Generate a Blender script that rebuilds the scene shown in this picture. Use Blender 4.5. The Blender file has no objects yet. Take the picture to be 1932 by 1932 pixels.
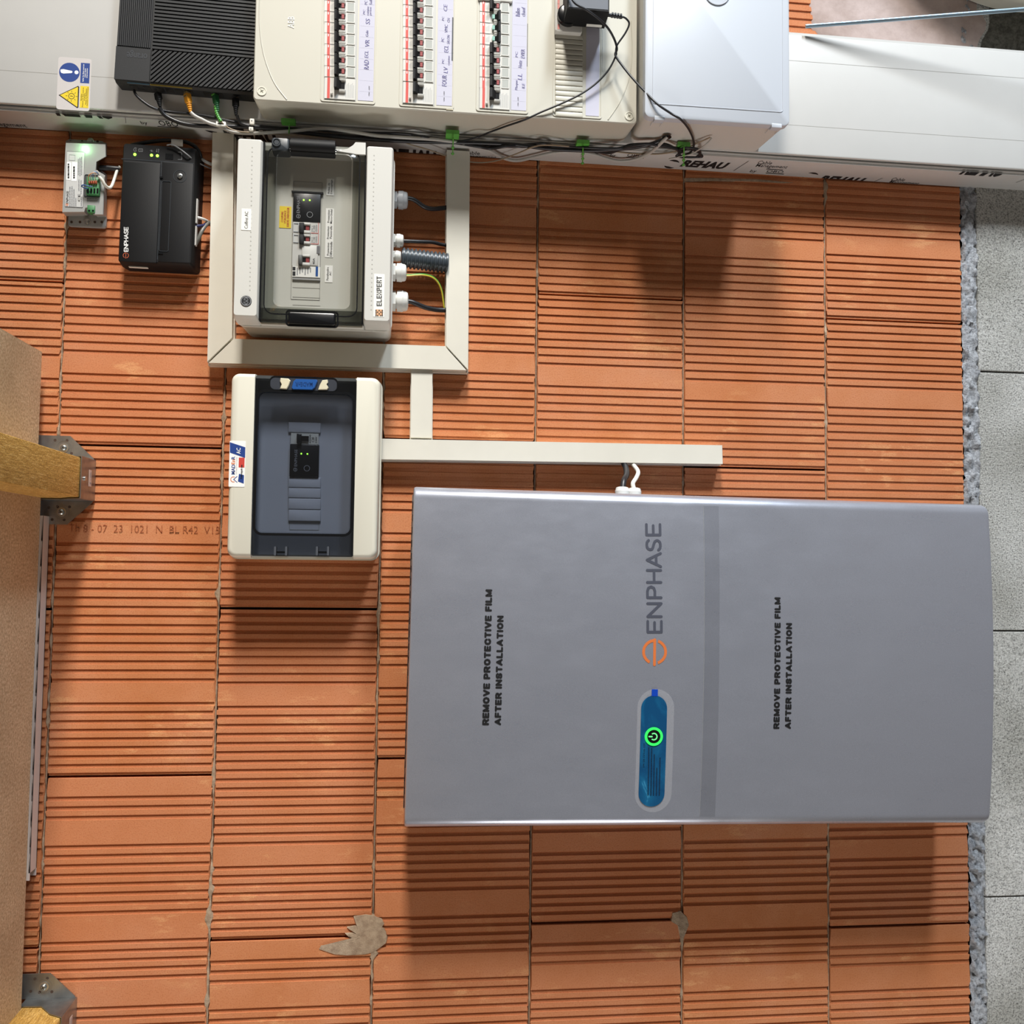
import bpy, bmesh, math, random
from mathutils import Matrix, Vector, noise
random.seed(7)
PI = math.pi
S = bpy.context.scene
COL = S.collection

# ------------------------------------------------------------------ place
# The photo was taken with the phone on its side: real "up" is towards the image left.
# wall frame: a = real down (image right), b = real right (image up), d = out of the wall, metres.
Z0 = 2.06                                     # height of a = 0 above the floor
AX = Matrix(((0, 1, 0), (0, 0, -1), (-1, 0, 0)))          # (a, b, d) -> world

def world(a, b, d):
    return Vector((b, -d, Z0 - a))

# camera solved from the brick courses (570 x 274 mm modules)
FOC = 1786.0
CA, CB, CD = 0.594875, 0.086626, 1.683373
RM = ((0.9938089, -0.0120721, 0.1104449), (0.0177494, 0.9985630, -0.0505661), (-0.1096757, 0.0522132, 0.9925951))
cam_d = bpy.data.cameras.new('camera')
cam_d.sensor_width = 36.0
cam_d.lens = 36.0 * FOC / 1932.0
cam_d.clip_start = 0.02
cam = bpy.data.objects.new('camera', cam_d)
COL.objects.link(cam)
cr = AX @ Vector((RM[0][0], -RM[0][1], RM[0][2]))
cu_ = AX @ Vector((-RM[1][0], RM[1][1], -RM[1][2]))
cb = AX @ Vector((RM[2][0], -RM[2][1], RM[2][2]))
cm = Matrix((cr, cu_, cb)).transposed().to_4x4()
cm.translation = world(CA, CB, CD)
cam.matrix_world = cm
S.camera = cam

# light: an overcast world plus the daylight of a tall door opening to the right of the wall
W = bpy.data.worlds.new('world')
S.world = W
W.use_nodes = True
W.node_tree.nodes['Background'].inputs[0].default_value = (1.0, 0.96, 0.92, 1)
W.node_tree.nodes['Background'].inputs[1].default_value = 0.08

def area(name, loc, target, sx, sy, power, color, spread=180):
    l = bpy.data.lights.new(name, 'AREA')
    l.shape = 'RECTANGLE'
    l.size, l.size_y = sx, sy
    l.energy = power
    l.color = color
    l.spread = math.radians(spread)
    o = bpy.data.objects.new(name, l)
    COL.objects.link(o)
    q = (Vector(target) - Vector(loc)).to_track_quat('-Z', 'Y')
    o.matrix_world = Matrix.Translation(loc) @ q.to_matrix().to_4x4()
    return o

area('upper_daylight', (4.0, -2.35, 1.60), (-0.2, 0.0, 1.78), 1.1, 0.42, 45, (1.0, 0.945, 0.865), 75)
area('lower_daylight', (4.0, -2.35, 0.30), (0.1, 0.0, 0.30), 1.05, 0.42, 33, (0.78, 0.89, 1.0), 75)
area('left_window', (-3.6, -1.2, 1.15), (0.8, 0.0, 1.0), 0.7, 1.2, 54, (1.0, 0.97, 0.93))
S.view_settings.view_transform = 'Standard'
S.view_settings.look = 'None'
S.view_settings.gamma = 1.0
S.view_settings.exposure = 0.0
S.view_settings.use_curve_mapping = False

# ------------------------------------------------------------------ helpers
def ray(px, py):
    x, y, z = (px - 966) / FOC, (py - 966) / FOC, -1.0
    u = RM[0][0] * x + RM[1][0] * y + RM[2][0] * z
    v = RM[0][1] * x + RM[1][1] * y + RM[2][1] * z
    d = RM[0][2] * x + RM[1][2] * y + RM[2][2] * z
    return u, -v, d

def at(px, py, d):
    """wall-frame point (a, b) of a photo pixel on the plane d"""
    u, v, w = ray(px, py)
    t = (d - CD) / w
    return CA + t * u, CB + t * v

def onb(px, py, b):
    u, v, w = ray(px, py)
    t = (b - CB) / v
    return CA + t * u, b, CD + t * w

class Fr:
    """a thing's own frame on the wall"""
    def __init__(s, a, b, rot=0.0):
        s.a, s.b, s.r = a, b, math.radians(rot)
        s.c, s.s = math.cos(s.r), math.sin(s.r)
    def to(s, a, b):
        x, y = a - s.a, b - s.b
        return x * s.c + y * s.s, -x * s.s + y * s.c
    def l(s, px, py, d):
        return s.to(*at(px, py, d))
    def rect(s, r, d):
        x0, y0, x1, y1 = r
        ym, xm = (y0 + y1) / 2, (x0 + x1) / 2
        L = s.l(x0, ym, d)[0]; R = s.l(x1, ym, d)[0]
        T = s.l(xm, y0, d)[1]; Bt = s.l(xm, y1, d)[1]
        return (L + R) / 2, (T + Bt) / 2, R - L, T - Bt
    def pt(s, px, py, d):
        x, y = s.l(px, py, d)
        return Vector((x, y, d))
    def ptb(s, px, py, b):
        a, b, d = onb(px, py, b)
        x, y = s.to(a, b)
        return Vector((x, y, d))
    def mat(s):
        return Matrix.Translation(world(s.a, s.b, 0)) @ (AX @ Matrix.Rotation(s.r, 3, 'Z')).to_4x4()

def frp(px, py, d=0.0, rot=0.0):
    a, b = at(px, py, d)
    return Fr(a, b, rot)

def root(fr, name, label=None, cat=None, group=None, mesh=None, kind=None):
    o = bpy.data.objects.new(name, mesh)
    COL.objects.link(o)
    o.matrix_world = fr.mat()
    if label: o['label'] = label
    if cat: o['category'] = cat
    if group: o['group'] = group
    if kind: o['kind'] = kind
    return o

def part(name, mesh, parent, label=None, loc=None, kind=None):
    o = bpy.data.objects.new(name, mesh)
    COL.objects.link(o)
    o.parent = parent
    if loc is not None: o.location = loc
    if label: o['label'] = label
    if kind: o['kind'] = kind
    return o

def spline(pts, k=6):
    out = []
    n = len(pts)
    for i in range(n - 1):
        p0 = pts[max(i - 1, 0)]; p1 = pts[i]; p2 = pts[i + 1]; p3 = pts[min(i + 2, n - 1)]
        for j in range(k):
            t = j / k
            out.append(0.5 * ((2 * p1) + (p2 - p0) * t + (2 * p0 - 5 * p1 + 4 * p2 - p3) * t * t + (3 * p1 - p0 - 3 * p2 + p3) * t ** 3))
    out.append(pts[-1].copy())
    return out

class B:
    def __init__(s):
        s.bm = bmesh.new()
        s.mi = 0
    def face(s, vs):
        try:
            f = s.bm.faces.new(vs)
            f.material_index = s.mi
            return f
        except ValueError:
            return None
    def rings(s, rs, closed=True, cap=True):
        vv = [[s.bm.verts.new(p) for p in r] for r in rs]
        n = len(vv[0])
        for a, b in zip(vv, vv[1:]):
            for i in range(n if closed else n - 1):
                j = (i + 1) % n
                s.face((a[i], a[j], b[j], b[i]))
        if cap:
            s.face(vv[0][::-1]); s.face(vv[-1])
        return s
    @staticmethod
    def rring(cx, cy, w, h, r, z, n=4):
        r = max(1e-5, min(r, w / 2 - 1e-6, h / 2 - 1e-6))
        out = []
        for q, (sx, sy) in enumerate(((1, 1), (-1, 1), (-1, -1), (1, -1))):
            ox, oy = cx + sx * (w / 2 - r), cy + sy * (h / 2 - r)
            for k in range(n + 1):
                t = q * PI / 2 + k / n * PI / 2
                out.append((ox + r * math.cos(t), oy + r * math.sin(t), z))
        return out
    def loft(s, layers, n=4, cap=True):
        """layers: (cx, cy, w, h, r, z) rounded rectangles"""
        return s.rings([s.rring(*L, n=n) for L in layers], cap=cap)
    def box(s, c, z0, z1, r=0.0, bev=0.0, n=3):
        cx, cy, w, h = c
        if r <= 0: r, n = 1e-5, 1
        if bev > 0:
            k = 0.3 * bev
            return s.loft([(cx, cy, w, h, r, z0), (cx, cy, w, h, r, z1 - bev), (cx, cy, w - 2 * k, h - 2 * k, r, z1 - k), (cx, cy, w - 2 * bev, h - 2 * bev, max(r - bev, 1e-5), z1)], n)
        return s.loft([(cx, cy, w, h, r, z0), (cx, cy, w, h, r, z1)], n)
    def quadbox(s, x0, x1, y0, y1, z0, z1):
        return s.box(((x0 + x1) / 2, (y0 + y1) / 2, x1 - x0, y1 - y0), z0, z1)
    def ring(s, c, z0, z1, r, t, n=4):
        """a flat rounded frame of width t (hole open)"""
        cx, cy, w, h = c
        o0 = s.rring(cx, cy, w, h, r, z0, n); o1 = s.rring(cx, cy, w, h, r, z1, n)
        i1 = s.rring(cx, cy, w - 2 * t, h - 2 * t, max(r - t, 1e-4), z1, n); i0 = s.rring(cx, cy, w - 2 * t, h - 2 * t, max(r - t, 1e-4), z0, n)
        return s.rings([o0, o1, i1, i0, o0], cap=False)
    def poly(s, pts, z0, z1, bev=0.0):
        cx = sum(p[0] for p in pts) / len(pts); cy = sum(p[1] for p in pts) / len(pts)
        R = [[(x, y, z0) for x, y in pts], [(x, y, z1 - bev) for x, y in pts]]
        if bev:
            m = max(math.hypot(x - cx, y - cy) for x, y in pts)
            f = 1 - bev / m
            R.append([(cx + (x - cx) * f, cy + (y - cy) * f, z1) for x, y in pts])
        return s.rings(R)
    def disc(s, cx, cy, r, z0, z1, n=16, bev=0.0):
        pts = [(cx + r * math.cos(2 * PI * i / n), cy + r * math.sin(2 * PI * i / n)) for i in range(n)]
        return s.poly(pts, z0, z1, bev)
    def annulus(s, cx, cy, ro, ri, z0, z1, t0=0, t1=2 * PI, n=28):
        full = abs(t1 - t0 - 2 * PI) < 1e-6
        R = []
        for i in range(n + (0 if full else 1)):
            t = t0 + (t1 - t0) * i / n
            c, q = math.cos(t), math.sin(t)
            R.append([(cx + ro * c, cy + ro * q, z0), (cx + ro * c, cy + ro * q, z1), (cx + ri * c, cy + ri * q, z1), (cx + ri * c, cy + ri * q, z0)])
        if full: R.append(R[0])
        return s.rings(R, cap=not full)
    def tube(s, pts, r, n=8, k=6, smooth=True, rf=None):
        P = spline([Vector(p) for p in pts], k) if smooth and len(pts) > 2 else [Vector(p) for p in pts]
        T = []
        for i in range(len(P)):
            t = P[min(i + 1, len(P) - 1)] - P[max(i - 1, 0)]
            T.append(t.normalized() if t.length > 1e-9 else Vector((1, 0, 0)))
        nv = T[0].orthogonal().normalized()
        R = []
        for i, (p, t) in enumerate(zip(P, T)):
            nv = (nv - t * nv.dot(t)).normalized()
            bv = t.cross(nv)
            rr = r if rf is None else rf(i / (len(P) - 1)) * r
            R.append([p + (nv * math.cos(2 * PI * j / n) + bv * math.sin(2 * PI * j / n)) * rr for j in range(n)])
        return s.rings(R)
    def lathe(s, o, ax, prof, n=16, off=0.0):
        o = Vector(o); ax = Vector(ax).normalized()
        u = ax.orthogonal().normalized(); v = ax.cross(u)
        return s.rings([[o + ax * t + (u * math.cos(2 * PI * j / n + off) + v * math.sin(2 * PI * j / n + off)) * r for j in range(n)] for t, r in prof])
    def stroke(s, pts, w, z0, z1, caps=True):
        """flat round-ended line through 2-D points"""
        for (x0, y0), (x1, y1) in zip(pts, pts[1:]):
            L = math.hypot(x1 - x0, y1 - y0)
            if L < 1e-7: continue
            nx, ny = -(y1 - y0) / L * w / 2, (x1 - x0) / L * w / 2
            s.poly([(x0 + nx, y0 + ny), (x0 - nx, y0 - ny), (x1 - nx, y1 - ny), (x1 + nx, y1 + ny)], z0, z1)
        if caps:
            for x, y in pts: s.disc(x, y, w / 2, z0, z1 - 1e-5, 10)
        return s
    def add_mesh(s, me, M):
        n0 = len(s.bm.verts)
        s.bm.verts.ensure_lookup_table()
        vs = [s.bm.verts.new(M @ v.co) for v in me.vertices]
        for p in me.polygons: s.face([vs[i] for i in p.vertices])
        return s
    def mesh(s, name, mats, smooth=35, warp=None, recalc=True, up=False):
        if warp:
            for v in s.bm.verts: v.co.z += warp(v.co.x, v.co.y)
        if recalc: bmesh.ops.recalc_face_normals(s.bm, faces=s.bm.faces[:])
        if up:
            s.bm.normal_update()
            if sum(f.normal.z * f.calc_area() for f in s.bm.faces) < 0: bmesh.ops.reverse_faces(s.bm, faces=s.bm.faces[:])
        me = bpy.data.meshes.new(name)
        s.bm.to_mesh(me)
        s.bm.free()
        for m in (mats if isinstance(mats, (list, tuple)) else [mats]): me.materials.append(m)
        if smooth:
            me.polygons.foreach_set('use_smooth', [True] * len(me.polygons))
            me.set_sharp_from_angle(angle=math.radians(smooth))
        return me

_tc = {}
def text_mesh(txt, bold=0.0, shear=0.0, space=1.0):
    k = (txt, bold, shear, space)
    if k not in _tc:
        cu = bpy.data.curves.new('txt', 'FONT')
        cu.body = txt; cu.size = 1.0; cu.offset = bold; cu.shear = shear; cu.space_character = space
        cu.resolution_u = 2
        o = bpy.data.objects.new('txt', cu)
        me = bpy.data.meshes.new_from_object(o)
        bpy.data.objects.remove(o)
        _tc[k] = me
    return _tc[k]

def put_text(b, fr, txt, rect, d, rot=90, bold=0.0, shear=0.0, space=1.0, mirror=False):
    """fit the lettering into a photo rectangle on plane d; rot = reading direction"""
    me = text_mesh(txt, bold, shear, space)
    if not me.vertices: return
    xs = [v.co.x for v in me.vertices]; ys = [v.co.y for v in me.vertices]
    x0, x1, y0, y1 = min(xs), max(xs), min(ys), max(ys)
    cx, cy, w, h = fr.rect(rect, d)
    tw, th = (h, w) if rot in (90, 270) else (w, h)
    M = Matrix.Translation((cx, cy, d)) @ Matrix.Rotation(math.radians(rot), 4, 'Z') @ Matrix.Diagonal(((-1 if mirror else 1) * tw / (x1 - x0), th / (y1 - y0), 1, 1)) @ Matrix.Translation((-(x0 + x1) / 2, -(y0 + y1) / 2, 0))
    b.add_mesh(me, M)

def lettering(fr, parent, items, d, mat, name='lettering', warp=None, **kw):
    for it in items:
        b = B()
        k = dict(kw)
        if len(it) > 2: k.update(it[2])
        put_text(b, fr, it[0], it[1], d, **k)
        part(name, b.mesh(name, mat, 0, warp, recalc=False), parent)

# ------------------------------------------------------------------ materials
def lin(h):
    h = h.lstrip('#')
    out = []
    for i in (0, 2, 4):
        c = int(h[i:i + 2], 16) / 255
        out.append(c / 12.92 if c <= 0.04045 else ((c + 0.055) / 1.055) ** 2.4)
    return (*out, 1.0)

class Nt:
    def __init__(s, name):
        s.m = bpy.data.materials.new(name)
        s.m.use_nodes = True
        s.t = s.m.node_tree
        s.p = s.t.nodes['Principled BSDF']
        s.out = s.t.nodes['Material Output']
    def n(s, ty, **kw):
        x = s.t.nodes.new(ty)
        for k, v in kw.items(): setattr(x, k, v)
        return x
    def link(s, a, b): s.t.links.new(a, b)
    def coord(s, scale=(1, 1, 1), kind='Object'):
        c = s.n('ShaderNodeTexCoord'); m = s.n('ShaderNodeMapping')
        m.inputs['Scale'].default_value = scale
        s.link(c.outputs[kind], m.inputs[0])
        return m.outputs[0]
    def noise(s, co, scale, detail=4, rough=0.55, dist=0.0):
        x = s.n('ShaderNodeTexNoise')
        x.inputs['Scale'].default_value = scale; x.inputs['Detail'].default_value = detail
        x.inputs['Roughness'].default_value = rough; x.inputs['Distortion'].default_value = dist
        s.link(co, x.inputs['Vector'])
        return x.outputs['Fac']
    def ramp(s, fac, stops):
        r = s.n('ShaderNodeValToRGB')
        el = r.color_ramp.elements
        while len(el) < len(stops): el.new(0.5)
        for e, (p, c) in zip(el, stops):
            e.position = p
            e.color = c if isinstance(c, tuple) else (c, c, c, 1)
        s.link(fac, r.inputs[0])
        return r.outputs[0]
    def mix(s, fac, a, b, mode='MIX'):
        x = s.n('ShaderNodeMix', data_type='RGBA', blend_type=mode)
        for i, v in ((0, fac), (6, a), (7, b)):
            if isinstance(v, (int, float, tuple)): x.inputs[i].default_value = v
            else: s.link(v, x.inputs[i])
        return x.outputs[2]
    def bump(s, h, strength=0.3, dist=0.001):
        b = s.n('ShaderNodeBump')
        b.inputs['Strength'].default_value = strength; b.inputs['Distance'].default_value = dist
        s.link(h, b.inputs['Height'])
        s.link(b.outputs[0], s.p.inputs['Normal'])
        return b
    def set(s, **kw):
        for k, v in kw.items(): s.p.inputs[k.replace('_', ' ')].default_value = v
        return s

def plain(name, hexc, rough=0.45, metal=0.0, grain=0.0, spec=0.5, mott=0.0):
    t = Nt(name)
    c = lin(hexc)
    t.set(Base_Color=c, Roughness=rough, Metallic=metal)
    t.p.inputs['Specular IOR Level'].default_value = spec
    co = t.coord()
    if mott:
        f = t.noise(co, 14, 5, 0.6)
        t.link(t.mix(t.ramp(f, [(0.35, 0.0), (0.75, 1.0)]), c, tuple(x * (1 - mott) for x in c[:3]) + (1,)), t.p.inputs['Base Color'])
    if grain:
        t.bump(t.noise(co, 900, 2), grain, 0.0004)
    return t.m

def emit(name, hexc, st):
    t = Nt(name)
    t.set(Base_Color=(0, 0, 0, 1), Emission_Color=lin(hexc), Emission_Strength=st)
    return t.m

def clear(name, tint, gloss=0.12, rough=0.03):
    """thin moulded plastic sheet: see-through with a tint and a reflection"""
    t = Nt(name)
    t.t.nodes.remove(t.p)
    tr = t.n('ShaderNodeBsdfTransparent'); tr.inputs[0].default_value = lin(tint)
    gl = t.n('ShaderNodeBsdfGlossy'); gl.inputs[0].default_value = (1, 1, 1, 1); gl.inputs[1].default_value = rough
    fr = t.n('ShaderNodeFresnel'); fr.inputs[0].default_value = 1.5
    ad = t.n('ShaderNodeMath', operation='MULTIPLY'); ad.inputs[1].default_value = gloss / 0.04
    mx = t.n('ShaderNodeMixShader')
    ge = t.n('ShaderNodeNewGeometry'); io = t.n('ShaderNodeMath', operation='MULTIPLY_ADD')
    io.inputs[1].default_value = 1 / 1.5 - 1.5; io.inputs[2].default_value = 1.5      # same reflectance from both sides of the sheet
    t.link(ge.outputs['Backfacing'], io.inputs[0]); t.link(io.outputs[0], fr.inputs[0])
    t.link(fr.outputs[0], ad.inputs[0]); t.link(ad.outputs[0], mx.inputs[0])
    t.link(tr.outputs[0], mx.inputs[1]); t.link(gl.outputs[0], mx.inputs[2])
    t.link(mx.outputs[0], t.out.inputs[0])
    return t.m

def veil(name, fac):
    """frosted film: part see-through, part pale and matt"""
    t = Nt(name)
    tr = t.n('ShaderNodeBsdfTransparent'); mx = t.n('ShaderNodeMixShader')
    t.set(Base_Color=(0.75, 0.75, 0.76, 1), Roughness=0.4)
    mx.inputs[0].default_value = fac
    t.link(tr.outputs[0], mx.inputs[1]); t.link(t.p.outputs[0], mx.inputs[2]); t.link(mx.outputs[0], t.out.inputs[0])
    return t.m

def brick_mat():
    t = Nt('terracotta')
    co = t.coord()
    oi = t.n('ShaderNodeObjectInfo')
    add = t.n('ShaderNodeVectorMath', operation='MULTIPLY_ADD')
    cmb = t.n('ShaderNodeCombineXYZ')
    t.link(oi.outputs['Random'], cmb.inputs[0]); t.link(oi.outputs['Random'], cmb.inputs[1])
    add.inputs[1].default_value = (17, 31, 0)
    t.link(cmb.outputs[0], add.inputs[0]); t.link(co, add.inputs[2])
    v = add.outputs[0]
    base = t.ramp(t.noise(v, 6, 4, 0.6), [(0.3, lin('#bd7648')), (0.55, lin('#c8845a')), (0.75, lin('#cc8d68'))])
    base = t.mix(t.ramp(oi.outputs['Random'], [(0.0, 0.0), (1.0, 0.45)]), base, lin('#c5805c'))
    # pale efflorescence streaks and speckles
    m2 = t.n('ShaderNodeMapping'); m2.inputs['Scale'].default_value = (0.35, 1, 1); t.link(v, m2.inputs[0])
    ef = t.noise(m2.outputs[0], 34, 7, 0.72)
    big = t.noise(v, 7, 2, 0.5)
    mul = t.n('ShaderNodeMath', operation='MULTIPLY'); t.link(t.ramp(ef, [(0.53, 0.0), (0.6, 1.0)]), mul.inputs[0]); t.link(t.ramp(big, [(0.5, 0.0), (0.62, 0.55)]), mul.inputs[1])
    base = t.mix(mul.outputs[0], base, lin('#e0a775'))
    sp = t.noise(v, 420, 2, 0.6)
    base = t.mix(t.ramp(sp, [(0.35, 0.35), (0.5, 0.0)]), base, lin('#a85a34'))
    t.link(base, t.p.inputs['Base Color'])
    t.set(Roughness=0.88)
    t.p.inputs['Specular IOR Level'].default_value = 0.2
    h1 = t.noise(v, 520, 3, 0.6)
    t.bump(h1, 0.35, 0.0012)
    return t.m

def block_mat():
    t = Nt('aggregate_block')
    v = t.coord()
    n1 = t.noise(v, 330, 5, 0.72)
    n2 = t.noise(v, 5, 3, 0.5)
    base = t.ramp(n1, [(0.36, lin('#6c6b68')), (0.46, lin('#c6c5c1')), (0.62, lin('#ecebe7'))])
    base = t.mix(t.ramp(n2, [(0.35, 0.0), (0.7, 0.5)]), base, lin('#8e8c7c'), 'MULTIPLY')
    t.link(base, t.p.inputs['Base Color'])
    t.set(Roughness=0.95)
    t.bump(t.noise(v, 240, 6, 0.7), 0.9, 0.006)
    return t.m

def rough_mat(name, c0, c1, sc=60, bs=0.6, bd=0.004):
    t = Nt(name)
    v = t.coord()
    t.link(t.ramp(t.noise(v, sc, 6, 0.65), [(0.35, lin(c0)), (0.65, lin(c1))]), t.p.inputs['Base Color'])
    t.set(Roughness=0.93)
    t.p.inputs['Specular IOR Level'].default_value = 0.2
    t.bump(t.noise(v, sc * 2.2, 7, 0.7), bs, bd)
    return t.m

def chip_mat():
    t = Nt('chipboard')
    v = t.coord()
    n1 = t.noise(v, 230, 4, 0.7)
    base = t.ramp(n1, [(0.3, lin('#9d8a6c')), (0.5, lin('#cbb492')), (0.68, lin('#e6d6b8'))])
    n2 = t.noise(v, 9, 3)
    base = t.mix(t.ramp(n2, [(0.35, 0.0), (0.8, 0.4)]), base, lin('#8d7250'))
    t.link(base, t.p.inputs['Base Color'])
    t.set(Roughness=0.8)
    t.bump(n1, 0.25, 0.001)
    return t.m

def wood_mat():
    t = Nt('sawn_pine')
    v = t.coord((60, 60, 6))
    n1 = t.noise(v, 6, 6, 0.7, 0.4)
    base = t.ramp(n1, [(0.3, lin('#96702c')), (0.5, lin('#c99d4c')), (0.68, lin('#e6c27a'))])
    v2 = t.coord((160, 160, 45))
    n2 = t.noise(v2, 4, 4, 0.7)
    base = t.mix(t.ramp(n2, [(0.4, 0.5), (0.55, 0.0)]), base, lin('#6e4c16'))
    t.link(base, t.p.inputs['Base Color'])
    t.set(Roughness=0.75)
    t.bump(n2, 0.5, 0.0016)
    return t.m

def metal_paint():
    t = Nt('silver_cover')
    v = t.coord()
    fl = t.noise(v, 700, 1, 0.5)
    base = t.ramp(fl, [(0.2, lin('#b2b6c3')), (0.8, lin('#bec2cf'))])
    sm = t.noise(t.coord((4, 9, 1)), 3, 5, 0.6, 0.0)
    t.link(base, t.p.inputs['Base Color'])
    t.set(Metallic=0.62)
    t.link(t.ramp(sm, [(0.35, 0.27), (0.7, 0.36)]), t.p.inputs['Roughness'])
    t.set(Coat_Weight=0.35, Coat_Roughness=0.16)
    t.bump(t.noise(t.coord(), 4, 1), 0.06, 0.004)
    return t.m

def galv():
    t = Nt('galvanised_steel')
    v = t.coord()
    n = t.noise(v, 40, 4)
    t.link(t.ramp(n, [(0.35, lin('#8d9091')), (0.7, lin('#a9adae'))]), t.p.inputs['Base Color'])
    t.set(Metallic=0.9, Roughness=0.38)
    return t.m

def film_mat():
    t = Nt('blue_film')
    v = t.coord()
    n = t.noise(t.coord((1, 0.6, 1)), 26, 6, 0.6, 1.0)
    t.link(t.ramp(n, [(0.4, lin('#0f4a75')), (0.6, lin('#17628c')), (0.63, lin('#3d8db5')), (0.66, lin('#15608b'))]), t.p.inputs['Base Color'])
    t.set(Roughness=0.3)
    return t.m

M = dict(
    brick=brick_mat(), block=block_mat(), chip=chip_mat(), wood=wood_mat(), silver=metal_paint(), galv=galv(), film=film_mat(),
    mortar=rough_mat('mortar', '#9a846f', '#b9a48c', 90, 0.6, 0.003),
    backing=plain('dark_backing', '#4a3a30', 0.95),  # dark mortar colour of the wall core, reused for hole discs
    bed=rough_mat('mortar_bed', '#94969b', '#e0e3e8', 150, 0.9, 0.008),
    plaster=rough_mat('plaster_smear', '#a8968f', '#c4b3ae', 14, 0.25, 0.004),
    rough_grey=rough_mat('rough_render', '#5a5850', '#8d8a80', 110, 1.0, 0.01),
    floor=rough_mat('floor_concrete', '#77736b', '#96918a', 12, 0.3, 0.003),
    white=plain('white_pvc', '#d8d6d0', 0.38, grain=0.03),
    duct=plain('cream_pvc', '#dcd8cb', 0.42, mott=0.05),
    trunk=plain('trunking_pvc', '#c8c7c4', 0.35, mott=0.03),
    ivory=plain('board_plastic', '#c4c1b4', 0.42),
    cool=plain('cool_white_plastic', '#bec3cb', 0.35, grain=0.05),
    cabinet=plain('pale_grey_plastic', '#cdccc6', 0.45, grain=0.05),
    cream=plain('cream_cover', '#d8d5c6', 0.42, grain=0.05),
    inner=plain('inner_panel', '#c4c3b8', 0.5),
    inner2=plain('inner_panel_grey', '#b0b2b6', 0.55),
    black=plain('black_plastic', '#0e0e10', 0.6, grain=0.2, spec=0.3),
    blackg=plain('black_gloss', '#101113', 0.25),
    router=plain('router_plastic', '#232426', 0.55, grain=0.2, spec=0.4),
    cable=plain('black_cable', '#202125', 0.4),
    dgrey=plain('dark_grey_plastic', '#33383d', 0.4),
    cond=plain('grey_conduit', '#3f474e', 0.35),
    gcab=plain('grey_cable', '#b7b5b0', 0.45),
    wcab=plain('white_cable', '#e4e1d6', 0.4),
    bcab=plain('beige_cable', '#a3927c', 0.45),
    gland=plain('grey_gland', '#9fa2a6', 0.45),
    wgland=plain('white_gland', '#d9d9d4', 0.42),
    green=plain('green_clip', '#5aa544', 0.4),
    dgreen=plain('dark_green', '#1f5c33', 0.45),
    orange=plain('orange_boot', '#d9962a', 0.45),
    red=plain('red_print', '#c8443a', 0.5),
    redt=plain('red_toggle', '#8f3030', 0.5),
    greent=plain('green_toggle', '#7fb0a2', 0.5),
    ink=plain('black_ink', '#141416', 0.55),
    grey_ink=plain('dark_grey_ink', '#4a4d59', 0.5),
    pale_ink=plain('pale_ink', '#8b8d90', 0.5),
    white_ink=plain('white_ink', '#f2f2f0', 0.5),
    orange_ink=plain('orange_ink', '#d8743a', 0.5),
    red_ink=plain('red_ink', '#c0392b', 0.5),
    pen=plain('ballpoint', '#56528a', 0.6),
    paper=plain('paper', '#c2c1d0', 0.7),
    sheet=plain('sticker_sheet', '#c9c4c2', 0.45),
    label=plain('label_tape', '#eeede6', 0.5),
    yellow=plain('yellow_sign', '#e6c92c', 0.5),
    blue=plain('blue_sign', '#1f3f86', 0.5),
    blueb=plain('blue_badge', '#1f5296', 0.35),
    tab=plain('blue_tab', '#0d43b4', 0.4),
    steel=plain('zinc_screw', '#b9bab6', 0.3, 0.9),
    screw=plain('plastic_screw', '#d8d5c6', 0.45),
    dbox=plain('grey_device', '#a5a5a2', 0.45, 0.2, grain=0.05),
    dface=plain('light_device_face', '#c5c5c3', 0.45),
    pcb=plain('green_terminal', '#3c7a4a', 0.45),
    lines=plain('seam_line', '#8f8d86', 0.7),
    beige=plain('beige_latch', '#d8d0b4', 0.45),
    tank=plain('cream_enamel', '#cfcabb', 0.4),
    rod=plain('zinc_tube', '#9db4c4', 0.25, 0.6),
    clear=clear('clear_cover', '#fbfbfb', 0.12),
    smoke=clear('smoke_cover', '#b9bab5', 0.10, 0.12),
    tint=clear('blue_smoke_cover', '#bfc5d0', 0.10),
    tintd=clear('dark_smoke_cover', '#62666d', 0.10, 0.06),
    filmc=veil('clear_film', 0.09),
    filmb=clear('film_overlap', '#fafafa', 0.05, 0.3),
    led=emit('led_green', '#8cff3c', 5), led_w=emit('led_white_green', '#b4ffc6', 5), ring=emit('button_ring', '#35ff62', 1.3),
)

# ------------------------------------------------------------------ wall
H, L = 0.274, 0.5613
wall_fr = Fr(0, 0)
b = B()
b.quadbox(-0.62, 1.66, -1.25, 1.75, -0.2, -0.02)
wall = root(wall_fr, 'wall_back', 'ribbed terracotta block wall on a course of grey concrete blocks', None, mesh=b.mesh('wall_core', M['backing'], 0), kind='structure')

def brick_profile(flats, start_flat=False):
    """(v, z) outline down the brick: square ribs with wide flat bands"""
    zr, zg = 0.0, -0.0023
    segs = []
    cur = 0.0
    ends = [(f0 * L, f1 * L) for f0, f1 in flats] + [(L, L)]
    for f0, f1 in ends:
        span = f0 - cur
        n = max(1, round(span / 0.0152))
        p = span / n
        for i in range(n):
            s = cur + i * p
            segs.append((s, s + p * 0.53, zr)); segs.append((s + p * 0.53, s + p, zg))
        if f1 > f0: segs.append((f0, f1, zr))
        cur = f1
    return segs

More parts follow.
